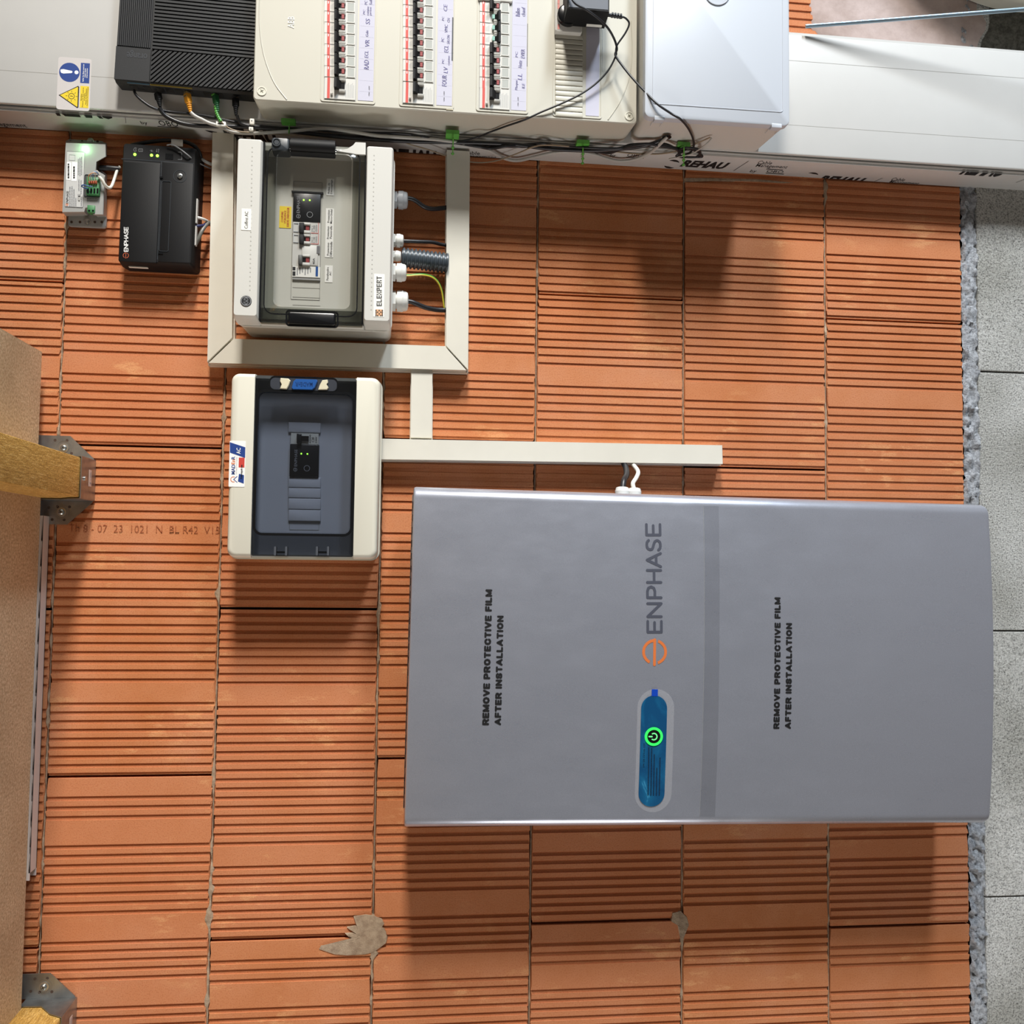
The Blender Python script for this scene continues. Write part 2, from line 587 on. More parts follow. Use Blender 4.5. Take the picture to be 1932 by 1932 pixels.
def brick_mesh(name, segs, chips):
    bm_ = B()
    g = 0.0016
    x0, x1 = g, H - g
    prev = None
    rows = []
    for (v0, v1, z) in segs:
        v0_, v1_ = max(v0, 0.0022), min(v1, L - 0.0022)
        if v1_ <= v0_: continue
        e = 0.0005
        rows.append((v0_, z)); rows.append((v1_, z))
    rng = random.Random(name)
    ring0, ring1 = [], []
    loop = [(rows[0][0], -0.03)] + rows + [(rows[-1][0], -0.03)]
    for i, (v, z) in enumerate(loop):
        j0 = rng.random() * chips if z > -0.02 else 0
        j1 = rng.random() * chips if z > -0.02 else 0
        ring0.append((x0 + j0, -v, z)); ring1.append((x1 - j1, -v, z))
    bm_.rings([ring0, ring1])
    return bm_.mesh(name, M['brick'], 0)

pA = brick_profile([(0.235, 0.282), (0.72, 0.765)])
pB = brick_profile([(0.0, 0.042), (0.128, 0.186), (0.408, 0.468), (0.60, 0.66), (0.82, 0.88)])
bmA = [brick_mesh('brick_rib_%d' % i, pA, 0.003) for i in range(3)]
bmB = [brick_mesh('brick_band_%d' % i, pB, 0.003) for i in range(2)]
offs = {-1: -0.28, 0: -0.5578, 1: -0.2773, 2: 0.0, 3: -0.302, 4: -0.5732, 5: -0.2643, 6: -0.5503}
Bset = {(1, 1), (3, 1), (5, 1), (2, 1), (4, 2), (6, 2)}
brng = random.Random(3)
for c in range(-1, 7):
    for n in range(-3, 4):
        v0 = offs[c] + n * L
        if v0 > 0.95 or v0 + L < -1.45: continue
        if c < 5 and v0 + L < -1.0: continue
        me = brng.choice(bmB) if (c, n) in Bset else brng.choice(bmA)
        part('brick', me, wall, loc=((c - 1) * H, -v0, brng.uniform(-0.0012, 0.0008)))

# mortar squeezed out of the bed joints
def joint(a0, b0, b1, seed, amount, back):
    jb = B()
    N = int(abs(b0 - b1) / 0.004)
    rows = []
    for i in range(N + 1):
        y = b0 + (b1 - b0) * i / N
        k = noise.noise((seed, y * 14, 0)) * 0.6 + noise.noise((seed + 5, y * 45, 0)) * 0.5
        l = noise.noise((seed + 9, y * 60, 2)); r = noise.noise((seed + 3, y * 60, 7))
        w = max(0.0, k + amount)
        wl = 0.0009 + w * 0.010 * (0.3 + max(0, l) * 2.2); wr = 0.0009 + w * 0.010 * (0.3 + max(0, r) * 2.2)
        z = back + min(1, w * 2.5) * (0.0006 - back)
        rows.append([(a0 - wl, y, -0.004), (a0 - wl * 0.7, y, z), (a0 + wr * 0.7, y, z + 0.0004), (a0 + wr, y, -0.004)])
    jb.rings(rows, closed=False, cap=False)
    part('mortar_joint', jb.mesh('mortar_joint', M['mortar'], 60), wall)
for c, am in ((0, 0.12), (1, 0.16), (2, 0.0), (3, -0.2), (4, -0.18), (5, -0.1)):
    joint(c * H, 1.3, -0.8, 11.3 * c + 2, am, -0.0035)
joint(-H, 1.0, -0.8, 77, 0.0, -0.0035)

def smear(name, pts, z0, z1, mat, d=0.0, jag=0.0):
    sb = B()
    P = [wall_fr.l(x, y, d) for x, y in pts]
    cx = sum(p[0] for p in P) / len(P); cy = sum(p[1] for p in P) / len(P)
    R = []
    for f, z in ((1.0, z0), (0.97, z1 * 0.6), (0.75, z1), (0.4, z1 * 1.3), (0.12, z1 * 1.1)):
        R.append([(cx + (x - cx) * f, cy + (y - cy) * f, z * (1 + 0.35 * noise.noise((x * 90, y * 90, f * 9)))) for x, y in P])
    sb.rings(R)
    part(name, sb.mesh(name, mat, 60), wall)
smear('mortar_smear', [(667, 1728), (690, 1724), (705, 1726), (720, 1733), (726, 1742), (722, 1748), (729, 1757), (732, 1770), (729, 1780), (718, 1788), (706, 1797), (690, 1801), (655, 1803), (630, 1801), (600, 1791), (604, 1784), (640, 1781), (665, 1778), (675, 1773), (661, 1771), (650, 1760), (672, 1758), (654, 1749), (680, 1744), (671, 1737)], -0.006, 0.0022, M['mortar'])
smear('mortar_smear', [(1268, 1722), (1284, 1718), (1296, 1730), (1300, 1745), (1290, 1770), (1287, 1800), (1283, 1770), (1278, 1745), (1266, 1738)], -0.006, 0.0012, M['mortar'])
smear('mortar_smear', [(1290, 336), (1340, 336), (1430, 338), (1500, 345), (1480, 346), (1430, 343), (1340, 341), (1292, 343)], -0.006, 0.0012, M['mortar'])
k = B(); put_text(k, wall_fr, 'Th 8 - 07  23  1021  N  BL R42  V15', (130, 991, 414, 1005), 0.0008, 0, -0.01)
for v in k.bm.verts: v.co.z -= 0.0001
bmesh.ops.solidify(k.bm, geom=k.bm.faces[:], thickness=0.0016)
part('brick_stamp', k.mesh('brick_stamp', M['brick'], 0), wall)
smear('plaster_smear', [(1532, -120), (1526, 5), (1530, 35), (1527, 50), (1560, 90), (1840, 110), (1850, 78), (1862, 58), (1864, 44), (1856, 30), (1845, 20), (1848, -120)], -0.006, 0.003, M['plaster'])

# grey mortar bed and the first course of concrete blocks
gb = B()
rows = []
a0, a1 = 1.644, 1.676
for i in range(0, 420):
    y = 1.55 - 2.4 * i / 419
    r = []
    for j in range(9):
        x = a0 + (a1 - a0) * j / 8
        e = 0.0025 * noise.noise((3, y * 40, 1)) if j == 0 else (0.004 * noise.noise((8, y * 30, 1)) if j == 8 else 0)
        z = 0.000 + 0.009 * noise.noise((x * 90, y * 60, 4)) + 0.007 * noise.noise((x * 220, y * 200, 9))
        if j in (0, 8): z -= 0.004
        r.append((x + e, y, z))
    rows.append(r)
gb.rings(rows, closed=False, cap=False)
part('mortar_bed', gb.mesh('mortar_bed', M['bed'], 60), wall)
ys = [1.45, 0.96, at(1885, 702, 0)[1], at(1885, 1190.5, 0)[1], at(1885, 1692, 0)[1], at(1885, 1692, 0)[1] - 0.5]
for y0, y1 in zip(ys, ys[1:]):
    k = B()
    k.box((1.672 + 0.194, (y0 + y1) / 2, 0.384, y0 - y1 - 0.0025), -0.2, brng.uniform(0.0, 0.002), 0.0, 0.002)
    me = k.mesh('concrete_block', M['block'], 0)
    part('concrete_block', me, wall)
k = B(); k.quadbox(1.672, 2.06, -0.95, 1.45, -0.2, -0.03)
part('block_core', k.mesh('block_core', M['backing'], 0), wall)
smear('render_patch', [(1862, -60), (1865, 44), (1862, 60), (1850, 80), (1846, 100), (1990, 130), (1990, -60)], -0.006, 0.004, M['rough_grey'])

fb = B(); fb.quadbox(-3.5, 5.5, -3.5, 1e-3, -0.08, 0.0)
fl = bpy.data.objects.new('floor', fb.mesh('floor', M['floor'], 0)); COL.objects.link(fl)
fl['kind'] = 'structure'; fl['label'] = 'bare grey concrete floor'

# chipboard deck overhead (image left)
deck = bpy.data.objects.new('ceiling', None); COL.objects.link(deck)
deck.matrix_world = Fr(-0.02, 0).mat()
deck['kind'] = 'structure'; deck['label'] = 'raw chipboard deck over the wooden joists'
dfr = Fr(-0.02, 0)
top = at(77, 664, 0.032)[1]
mid = at(76, 868, 0.032)[1]
for y0, y1, sh in ((top, mid, 0.0), (mid - 0.001, -1.4, 0.007)):
    k = B(); k.quadbox(-0.02, 0.0, y1, y0, 0.032, 1.45)
    part('chipboard_panel', k.mesh('chipboard_panel', M['chip'], 0), deck, loc=(sh, 0, 0))

# ------------------------------------------------------------------ large cable trunking (runs floor to above the deck)
TB, TT, TD = 0.8207, 1.061, 0.0735
TROT = -0.2                                   # the trunk hangs a hair out of true
tf = Fr(0.8, TB, TROT)
k = B()
w_, h_ = 2.56, TT - TB
k.loft([(0, h_ / 2, w_, h_, 0.002, 0.0), (0, h_ / 2, w_, h_, 0.002, 0.0655)], 2)
k.quadbox(-w_ / 2, w_ / 2, 0.0045, 0.0065, 0.06, 0.0685); k.quadbox(-w_ / 2, w_ / 2, h_ - 0.0065, h_ - 0.0045, 0.06, 0.0685)
trunk = root(tf, 'cable_trunking', 'wide white wiring trunk with printed lettering running the whole width of the photo', 'trunking', mesh=k.mesh('trunking_base', M['trunk']))
k = B()
k.box((0, h_ / 2, w_, h_ - 0.017), 0.0655, TD, 0.003, 0.002)
part('trunking_cover', k.mesh('trunking_cover', M['trunk']), trunk)
for (x0, x1, px, py) in ((1.2, 1.9, 1700, 130), (1.2, 1.9, 1700, 250), (-0.2, 0.1, 100, 139)):
    y = tf.l(px, py, TD)[1]
    k = B(); k.quadbox(x0 - 0.8, x1 - 0.8, y - 0.0003, y + 0.0003, TD, TD + 0.00012)
    part('cover_seam', k.mesh('cover_seam', M['lines'], 0), trunk)

def side_items(items, clip=None):
    sb = B()
    for it in items:
        kind, r = it[0], it[1]
        tb = TB + math.tan(math.radians(TROT)) * (onb((r[0] + r[2]) / 2, r[3], TB)[0] - 0.8)
        a0, _, dtop = onb((r[0] + r[2]) / 2, r[1], tb); _, _, dbot = onb((r[0] + r[2]) / 2, r[3], tb)
        al = onb(r[0], (r[1] + r[3]) / 2, tb)[0] - 0.8; ar = onb(r[2], (r[1] + r[3]) / 2, tb)[0] - 0.8
        def mp(x, y):   # unit square -> side face
            return Vector((al + (ar - al) * x, -0.0003, dbot + (dtop - dbot) * y))
        if kind == 'logo':
            for t0, t1 in ((0.15 * PI, 0.72 * PI), (1.15 * PI, 1.72 * PI)):
                n = 12
                o_, i_ = [], []
                for i in range(n + 1):
                    f = i / n
                    t = t0 + (t1 - t0) * f
                    wd = 0.03 + 0.17 * math.sin(PI * f)
                    o_.append(mp(0.5 + 0.5 * math.cos(t), 0.5 + 0.5 * math.sin(t))); i_.append(mp(0.5 + (0.5 - wd) * math.cos(t), 0.5 + (0.5 - wd) * math.sin(t)))
                vo = [sb.bm.verts.new(p) for p in o_]; vi = [sb.bm.verts.new(p) for p in i_]
                for i in range(n): sb.face((vo[i], vo[i + 1], vi[i + 1], vi[i]))
        elif kind == 'slash':
            sb.face([sb.bm.verts.new(mp(x, y)) for x, y in ((0, 0), (0.1, 0), (1, 1), (0.9, 1))])
        elif kind == 'bar':
            sb.face([sb.bm.verts.new(mp(x, y)) for x, y in ((0, 0), (1, 0), (1, 1), (0, 1))])
        else:
            bold = 0.055 if kind == 'REHAU' else 0.004
            me = text_mesh(kind, bold, (0.04 if r[3] - r[1] > 23 else 0.26) if kind == 'REHAU' else 0.0, 1.0)
            xs = [v.co.x for v in me.vertices]; yy = [v.co.y for v in me.vertices]
            x0, x1, y0, y1 = min(xs), max(xs), min(yy), max(yy)
            vs = [sb.bm.verts.new(mp((v.co.x - x0) / (x1 - x0), (v.co.y - y0) / (y1 - y0))) for v in me.vertices]
            for p in me.polygons: sb.face([vs[i] for i in p.vertices])
    for co, no in ((Vector((0, 0, 0.0683)), Vector((0, 0, 1))), (Vector((0, 0, 0.0005)), Vector((0, 0, -1)))):
        g = sb.bm.verts[:] + sb.bm.edges[:] + sb.bm.faces[:]
        bmesh.ops.bisect_plane(sb.bm, geom=g, plane_co=co, plane_no=no, clear_outer=True)
    return sb.mesh('printed_lettering', M['ink'], 0, recalc=False)
def obo(x0, y0, x1, y1):
    return [('OBO', (x0 + 1, y0 + 2.2, x1 - 1, y1 - 2.2)), ('bar', (x0, y0, x1 - 2, y0 + 1.2)), ('bar', (x0 - 1, y1 - 1.2, x1, y1))]
side = [('logo', (1254, 301, 1281, 318)), ('REHAU', (1284, 304, 1376, 317)), ('slash', (1391, 303, 1405, 323)), ('Cable', (1430, 303.5, 1458, 310)), ('Management', (1425, 310.5, 1487, 318)), ('by', (1415, 320, 1427, 326.5)),
        ('logo', (1515, 325, 1543, 338)), ('REHAU', (1543, 333, 1632, 346)), ('slash', (1648, 335, 1660, 346)), ('Cable', (1682, 335.5, 1709, 341.5)), ('Management', (1676, 341.5, 1735, 349)),
        ('REHAU', (1822, 306, 1907, 333)), ('slash', (1924, 334, 1936, 345)), ('REHAU', (101, 197, 207, 221.5)), ('Management', (-24, 231, 48, 240)), ('by', (266, 228.5, 278, 236)), ('slash', (233, 219, 241, 232)),
        ('logo', (384, 234, 412, 250)), ('REHAU', (424, 243, 520, 268)), ('REHAU', (735, 282, 823, 306)), ('Cable', (874, 285, 906, 291.5)), ('Management', (868, 292, 937, 300)), ('by', (1151, 290, 1162, 297))]
side += obo(1445, 319, 1480, 328) + obo(299, 226, 336, 240) + obo(1182, 288, 1215, 298)
for it in side: part('printed_lettering', side_items([it]), trunk)
# sticker with the two warning signs
z = TD + 0.0003
st = B(); st.box(tf.rect((108, 109, 171, 208), z), TD, z, 0.004)
stick = part('warning_sticker', st.mesh('warning_sticker', M['sheet'], 0), trunk, 'white sticker with blue and yellow warning signs')
def px_disc(b, fr, px, py, r, z0, z1, n=28):
    x, y = fr.l(px, py, z1); rr = (fr.l(px + r, py, z1)[0] - fr.l(px - r, py, z1)[0]) / 2
    b.disc(x, y, rr, z0, z1, n)
k = B(); px_disc(k, tf, 131, 136.5, 19.5, z, z + 1e-4); k.box(tf.rect((152, 119, 169, 157), z), z, z + 1e-4)
part('blue_sign', k.mesh('blue_sign', M['blue'], 0), stick)
k = B()
k.poly([tf.l(x, y, z) for x, y in ((114.5, 131), (120, 130.5), (136, 134), (137, 136), (135, 138), (120, 138.8), (115.5, 137.5), (114, 134))], z, z + 2e-4); px_disc(k, tf, 144.3, 136.5, 3.8, z, z + 2e-4)
for t, r in (('Isoler les deux sources', (155.5, 121, 158.5, 154)), ('avant toute', (159.5, 129, 162, 146)), ('intervention', (163, 129, 165.5, 147))): put_text(k, tf, t, r, z + 2e-4, 90, 0.01)
part('sign_print', k.mesh('sign_print', M['white_ink'], 0, recalc=False), stick)
tri = [(110.5, 179.5), (147.5, 162), (149.5, 164), (148, 203), (145.5, 204)]
k = B(); k.poly([tf.l(x, y, z) for x, y in tri], z, z + 1e-4)
part('triangle_border', k.mesh('triangle_border', M['ink'], 0), stick)
k = B(); k.poly([tf.l(x, y, z) for x, y in ((113.5, 179.5), (146.2, 164.3), (147.2, 165), (146, 201), (145, 201.5))], z, z + 2e-4); k.box(tf.rect((151, 162.5, 167.5, 203.5), z), z, z + 2e-4)
part('yellow_sign', k.mesh('yellow_sign', M['yellow'], 0), stick)
k = B()
x, y = tf.l(135, 181.5, z); s_ = tf.l(136, 181.5, z)[0] - x
k.annulus(x, y, 6 * s_, 5 * s_, z, z + 3e-4)
for i in range(8):
    t = i * PI / 4
    k.stroke([(x + 8 * s_ * math.cos(t), y + 8 * s_ * math.sin(t)), (x + 11 * s_ * math.cos(t), y + 11 * s_ * math.sin(t))], 0.8 * s_, z, z + 3e-4, False)
k.stroke([(x - 3 * s_, y + 0.5 * s_), (x, y - 0.5 * s_), (x - 0.5 * s_, y + 0.8 * s_), (x + 3 * s_, y - 0.6 * s_)], 0.9 * s_, z, z + 3e-4, False)
for i, (t, a_, e_) in enumerate((('Attention', 177, 190), ('Présence de deux sources', 165, 202), ('de tension', 176, 190), ('- Réseau de distribution', 167, 199), ('- Panneaux photovoltaïques', 164, 202))):
    put_text(k, tf, t, (152 + i * 3.05, a_, 154.4 + i * 3.05, e_), z + 3e-4, 90, 0.006)
part('sign_print', k.mesh('sign_print', M['ink'], 0, recalc=False), stick)

# ------------------------------------------------------------------ router
RZ = 0.105
rf = frp(347, 60, RZ, -1.6)
rx0, ry0 = rf.l(215, 150, RZ)
rx1, ry1 = rf.l(482, 178, RZ)
split = rf.l(284, 120, RZ)[0]
mid_y = rf.l(284, 92, RZ)[1]
ymax = ry0 + 0.21
k = B()
cx, wx = (rx0 + rx1) / 2, rx1 - rx0
yb = (ry0 + ry1) / 2
k.rings([[(rx0 + 0.004, yb + 0.0, TD + 0.0003), (rx1, yb + 0.0, TD + 0.0003), (rx1, ymax, TD + 0.0003), (rx0 + 0.004, ymax, TD + 0.0003)],
         [(rx0 + 0.001, yb + 0.0, RZ - 0.008), (rx1, yb + 0.0, RZ - 0.008), (rx1, ymax, RZ - 0.008), (rx0 + 0.001, ymax, RZ - 0.008)],
         [(rx0, yb + 0.004, RZ - 0.003), (rx1, yb + 0.004, RZ - 0.003), (rx1, ymax, RZ - 0.003), (rx0, ymax, RZ - 0.003)]])
router = root(rf, 'router', 'black ribbed internet router on the white trunk beside the breaker board', 'router', mesh=k.mesh('router_body', M['router']))
k = B(); k.quadbox(rx0, split - 0.0006, yb + 0.003, mid_y - 0.0008, RZ - 0.004, RZ)
part('logo_plate', k.mesh('logo_plate', M['router'], 0), router)
k = B()
n = 17
for i in range(n):
    x0 = rx0 + 0.001 + (split - rx0 - 0.003) * i / n
    k.box((x0 + 0.0016, (mid_y + ymax) / 2, 0.0025, ymax - mid_y - 0.002), RZ - 0.004, RZ - 0.0002, 0, 0.0006)
part('fine_ribs', k.mesh('fine_ribs', M['router'], 0), router)
k = B()
x0 = split + 0.0008
y = mid_y + 0.0012
k.quadbox(x0, rx1, yb + 0.003, ymax, RZ - 0.004, RZ - 0.0028)
yl, yr = mid_y, rf.l(478, 110, RZ)[1]
p = 0.0062
for i in range(int((ymax - yl) / p)):
    y0 = yl + 0.001 + i * p
    k.poly([(x0, y0), (rx1, y0), (rx1, y0 + p * 0.6), (x0, y0 + p * 0.6)], RZ - 0.004, RZ, 0.0)
part('cooling_ribs', k.mesh('cooling_ribs', M['router'], 0), router)
k = B()
hgt = yl - 0.001 - (yb + 0.004)
pd = 0.0078
i = -int(hgt / pd) - 1
while True:
    xa = x0 + i * pd
    if xa > rx1: break
    # 45 degree ribs rising to the right, cut by the plate edges
    def cl(xs):
        xs_, xe_ = xs, xs + hgt * 0.95
        y_s, y_e = yb + 0.004, yl - 0.001
        if xe_ < x0 or xs_ > rx1: return None
        if xs_ < x0: y_s += (x0 - xs_) / 0.95; xs_ = x0
        if xe_ > rx1: y_e -= (xe_ - rx1) / 0.95; xe_ = rx1
        return (xs_, y_s), (xe_, y_e)
    A, C = cl(xa), cl(xa + pd * 0.6)
    if A and C: k.poly([A[0], C[0], C[1], A[1]], RZ - 0.004, RZ)
    i += 1
part('cooling_ribs', k.mesh('diagonal_ribs', M['router'], 0), router)
lettering(rf, router, [('orange', (239, 95, 278, 109))], RZ + 0.0003, plain('embossed_letters', '#45474b', 0.35), rot=180, bold=0.012)
k = B(); k.quadbox(rf.l(238, 155, RZ)[0], rf.l(280, 160, RZ)[0], yb + 0.0007, yb + 0.0022, RZ - 0.0065, RZ - 0.0050)
part('port_stripe', k.mesh('port_stripe', plain('stripe_blue', '#5d8199'), 0), router, 'dull blue stripe')
k = B(); k.quadbox(split, rf.l(361, 165, RZ)[0], yb + 0.0007, yb + 0.0022, RZ - 0.0065, RZ - 0.0050)
part('port_stripe', k.mesh('port_stripe', plain('stripe_yellow', '#a5903c'), 0), router, 'yellow stripe')
k = B()
for px in (247, 272, 297, 315, 333, 353, 387, 410, 445):
    xx = rf.l(px, 170, RZ)[0]
    k.quadbox(xx - 0.006, xx + 0.006, yb - 0.0004, yb + 0.002, TD + 0.006, RZ - 0.011)
part('port', k.mesh('port', M['blackg'], 0), router)

# ------------------------------------------------------------------ breaker board
AD = 0.145
af = Fr(0.652, 0.8305)
k = B()
ax0, ax1, at_ = 0.3335 - af.a, 0.9700 - af.a, 0.275
c = ((ax0 + ax1) / 2, at_ / 2, ax1 - ax0, at_)
k.loft([(c[0], c[1], c[2] - 0.004, c[3] - 0.002, 0.012, TD + 0.0003), (c[0], c[1], c[2], c[3], 0.008, AD - 0.012), (c[0], c[1], c[2], c[3], 0.006, AD - 0.002), (c[0], c[1], c[2] - 0.003, c[3] - 0.003, 0.005, AD)], 4)
board = root(af, 'breaker_board', 'large ivory breaker board with four rows of modules on the white trunk', 'breaker board', mesh=k.mesh('board_box', M['ivory']))
z = AD
sc = af.l(661, 100, AD)[0] - af.l(660, 100, AD)[0]

def breaker_mesh():
    k = B()
    p = 20.6 * sc
    k.mi = 0
    k.quadbox(0, 58 * sc, -p / 2 + 0.0001, p / 2 - 0.0001, 0.0002, 0.0022)
    k.mi = 1
    k.quadbox(5 * sc, 10 * sc, -p / 2, p / 2, 0.0022, 0.0026)
    k.mi = 2
    k.quadbox(6.5 * sc, 8 * sc, p * 0.2, p * 0.42, 0.0026, 0.0027)
    k.mi = 0
    for s in (-1, 1):
        for j in range(2):
            cy_ = s * p * (0.435 - 0.125 * j)
            k.box((33.2 * sc, cy_, 13 * sc, p * 0.118), 0.001, 0.0066 - 0.0006 * j, 0.0009, 0.0012, 3)
    k.mi = 3
    k.quadbox(27 * sc, 39 * sc, -p * 0.2, p * 0.2, 0.0022, 0.0032)
    k.mi = 0
    k.ring((49.5 * sc, 0, 15 * sc, p * 0.9), 0.0022, 0.0032, 0.0012, 0.0012, 2)
    k.mi = 4
    k.quadbox(43.5 * sc, 55.5 * sc, -p * 0.38, p * 0.38, 0.0022, 0.0030)
    k.mi = 5
    for i in range(4):
        k.quadbox((12 + i * 2) * sc, (12.6 + i * 2) * sc, -p * 0.3, p * (0.1 + 0.07 * i), 0.0022, 0.0023)
    k.quadbox(10.4 * sc, 20 * sc, p * 0.46, p * 0.5, 0.0022, 0.0024)
    return k.mesh('breaker', [M['cabinet'], M['red'], M['white_ink'], M['blackg'], plain('clear_window', '#b6b9b4', 0.2), M['pale_ink']])
def toggle_mesh(up):
    k = B()
    p = 20.6 * sc
    x0, x1 = (18.5, 31) if up else (31, 39)
    k.mi = 0
    if up:
        k.rings([[(19 * sc, y, 0.003), (19 * sc, y, 0.012), (23 * sc, y, 0.0125), (27 * sc, y, 0.0062), (30 * sc, y, 0.003)] for y in (-p * 0.47, p * 0.47)])
        k.mi = 1
        k.quadbox(32.5 * sc, 37.5 * sc, -p * 0.19, p * 0.19, 0.0032, 0.0062)
    else:
        k.rings([[(29 * sc, y, 0.003), (34 * sc, y, 0.0068), (36 * sc, y, 0.0125), (40 * sc, y, 0.012), (40 * sc, y, 0.003)] for y in (-p * 0.47, p * 0.47)])
        k.mi = 1
        k.quadbox(24 * sc, 29 * sc, -p * 0.19, p * 0.19, 0.0032, 0.0062)
    return k.mesh('toggle', [M['black'], M['redt'] if up else M['greent']], 20)
def rcd_mesh():
    k = B()
    p = 40.5 * sc
    k.quadbox(0, 58 * sc, -p / 2, p / 2, 0.0002, 0.0022)
    k.mi = 1
    k.quadbox(5 * sc, 10 * sc, -p / 2, p / 2, 0.0022, 0.0026)
    k.mi = 0
    k.disc(13.5 * sc, -p * 0.27, 2.2 * sc, 0.0022, 0.006, 12, 0.0004)
    for cy_ in (p * 0.45, p * 0.385, -p * 0.1, -p * 0.15):
        k.box((33.5 * sc, cy_, 12.5 * sc, p * 0.06), 0.001, 0.0064, 0.0009, 0.0012, 3)
    k.mi = 2
    k.quadbox(27 * sc, 38 * sc, -p * 0.05, p * 0.28, 0.0022, 0.003)
    k.mi = 3
    for i in range(7):
        k.quadbox((40 + i * 2.4) * sc, (40.6 + i * 2.4) * sc, -p * 0.42, p * (0.2 + 0.05 * (i % 3)), 0.0022, 0.0023)
    return k.mesh('residual_breaker', [M['cabinet'], M['red'], M['blackg'], M['pale_ink']])
def rcd_toggle_mesh():
    k = B(); p = 40.5 * sc
    k.rings([[(18.5 * sc, y, 0.003), (18.5 * sc, y, 0.0135), (23 * sc, y, 0.0135), (28 * sc, y, 0.0065), (31 * sc, y, 0.003)] for y in (-p * 0.08, p * 0.38)])
    return k.mesh('toggle', M['black'], 20)
bme, tup, tdn, rme, rtg = breaker_mesh(), toggle_mesh(True), toggle_mesh(False), rcd_mesh(), rcd_toggle_mesh()
mi = None
# window frames, module rows, label papers
rows = [  # strip left px, strip bottom px, paper px0, px1, paper bottom, first breaker centre y, states from bottom
    (612.5, 187, 677.5, 706.5, 190.5, 135.3, 'uuuuuuuuuuuu', (708, 22, 710.5, 105)),
    (760.5, 195.5, 825.5, 854.5, 199.5, 143.8, 'uuuuuuuuuuuuu', (852.5, 33, 855, 115)),
    (905, 205.8, 966, 994, 208.5, 156.5, 'uuuudddu', (994.5, 45, 997, 125)),
]
for (sx, sb_, p0, p1, pb, y0, states, slit) in rows:
    k = B(); cx, cy, w, h = af.rect((sx - 5, -70, p1 + 4, pb + 4), AD); k.ring((cx, cy, w, h), AD - 0.001, AD + 0.0014, 0.004, 0.0022, 3)
    part('window_frame', k.mesh('window_frame', M['ivory']), board)
    k = B(); k.quadbox(af.l(sx - 2, sb_, AD)[0], af.l(sx + 59.2, sb_, AD)[0], af.l(sx, sb_ + 1, AD)[1], at_ - 0.01, AD, AD + 0.0004)
    part('module_slot', k.mesh('module_slot', M['dbox'], 0), board)
    k = B(); cx, cy, w, h = af.rect((p0, -60, p1, pb), AD); k.box((cx, cy, w, h), AD, AD + 0.0005)
    k.mi = 1
    for j in range(12):
        yy = af.l(p0, pb - 18 - j * 20.6, AD)[1]
        k.quadbox(cx - w / 2 + 0.002, cx + w / 2 - 0.001, yy, yy + 0.0002, AD + 0.0005, AD + 0.0006)
    part('label_strip', k.mesh('label_strip', [M['paper'], plain('paper_rule', '#c3c3cf', 0.7)], 0), board)
    k = B(); k.box(af.rect(slit, AD), AD, AD + 0.0006)
    part('slit', k.mesh('slit', M['dgrey'], 0), board)
    slope = -0.004
    x, y = af.l(sx, sb_ - 20.5, AD)
    rb = part('residual_breaker', rme, board, loc=(x, y, AD)); part('toggle', rtg, rb)
    for j, st_ in enumerate(states):
        x, y = af.l(sx, y0 - j * 20.6, AD)
        if y > at_ - 0.012: break
        bk = part('breaker', bme, board, loc=(x, y, AD))
        part('toggle', tup if st_ == 'u' else tdn, bk)
    if states == 'uuuudddu':
        k = B(); cx, cy, w, h = af.rect((sx - 3, -70, sx + 62, 4.5), AD); k.box((cx, cy, w, h), AD, AD + 0.005, 0.002, 0.001)
        part('blank_cover', k.mesh('blank_cover', M['white']), board)
hand = [('RAD', (687, 113, 696, 131)), ('ECL', (688, 96, 695, 109)), ('VR', (689, 75, 697, 88)), ('Gde', (690, 57, 695, 69)), ('SS', (690, 35, 698, 46)), ('PC', (685, 18, 689, 27)), ('cuisine', (692, 12, 696, 29)), ('prise', (697, 13, 702, 29)), ('PC', (688, 1, 693, 9)), ('Salle', (697, -4, 702, 9)),
        ('FOUR', (834, 142, 843, 163)), ('LV', (837, 126, 845, 138)), ('PC', (834, 111, 838, 120)), ('cuisine', (845, 105, 848.5, 123)), ('ECL', (838, 86, 846, 99)), ('PC', (833, 71, 838, 79)), ('SALON', (843.5, 66, 848.5, 83)), ('VMC', (839, 46, 845, 61)), ('PC', (834, 31, 838, 39)), ('CH', (844, 34, 849, 42)), ('CE', (837, 8, 844, 21)),
        ('Plaque', (972, 151, 978, 170)), ('ILE', (985, 157, 990, 167)), ('LL', (977, 139, 985, 151)), ('Hotte', (978, 114, 985, 128)), ('PC', (972.5, 97, 977, 108)), ('EVIER', (983, 93, 990, 110)), ('Ballon', (973, 15, 981, 31)), ('chauf', (984, 13, 991, 31))]
lettering(af, board, hand, AD + 0.0008, M['pen'], name='handwriting', rot=90, bold=0.0, shear=0.15)
small = [('ON - OFF', (695.5, 162, 697.5, 181)), ('ON - OFF', (837, 172, 839, 191)), ('ON - OFF', (976.5, 183, 978.5, 200))]
lettering(af, board, small, AD + 0.0008, M['ink'], rot=90, bold=0.01)
lettering(af, board, [('ABB', (543, 31, 555, 53))], AD + 0.0006, plain('emboss', '#efece2', 0.4), rot=90, bold=0.01)
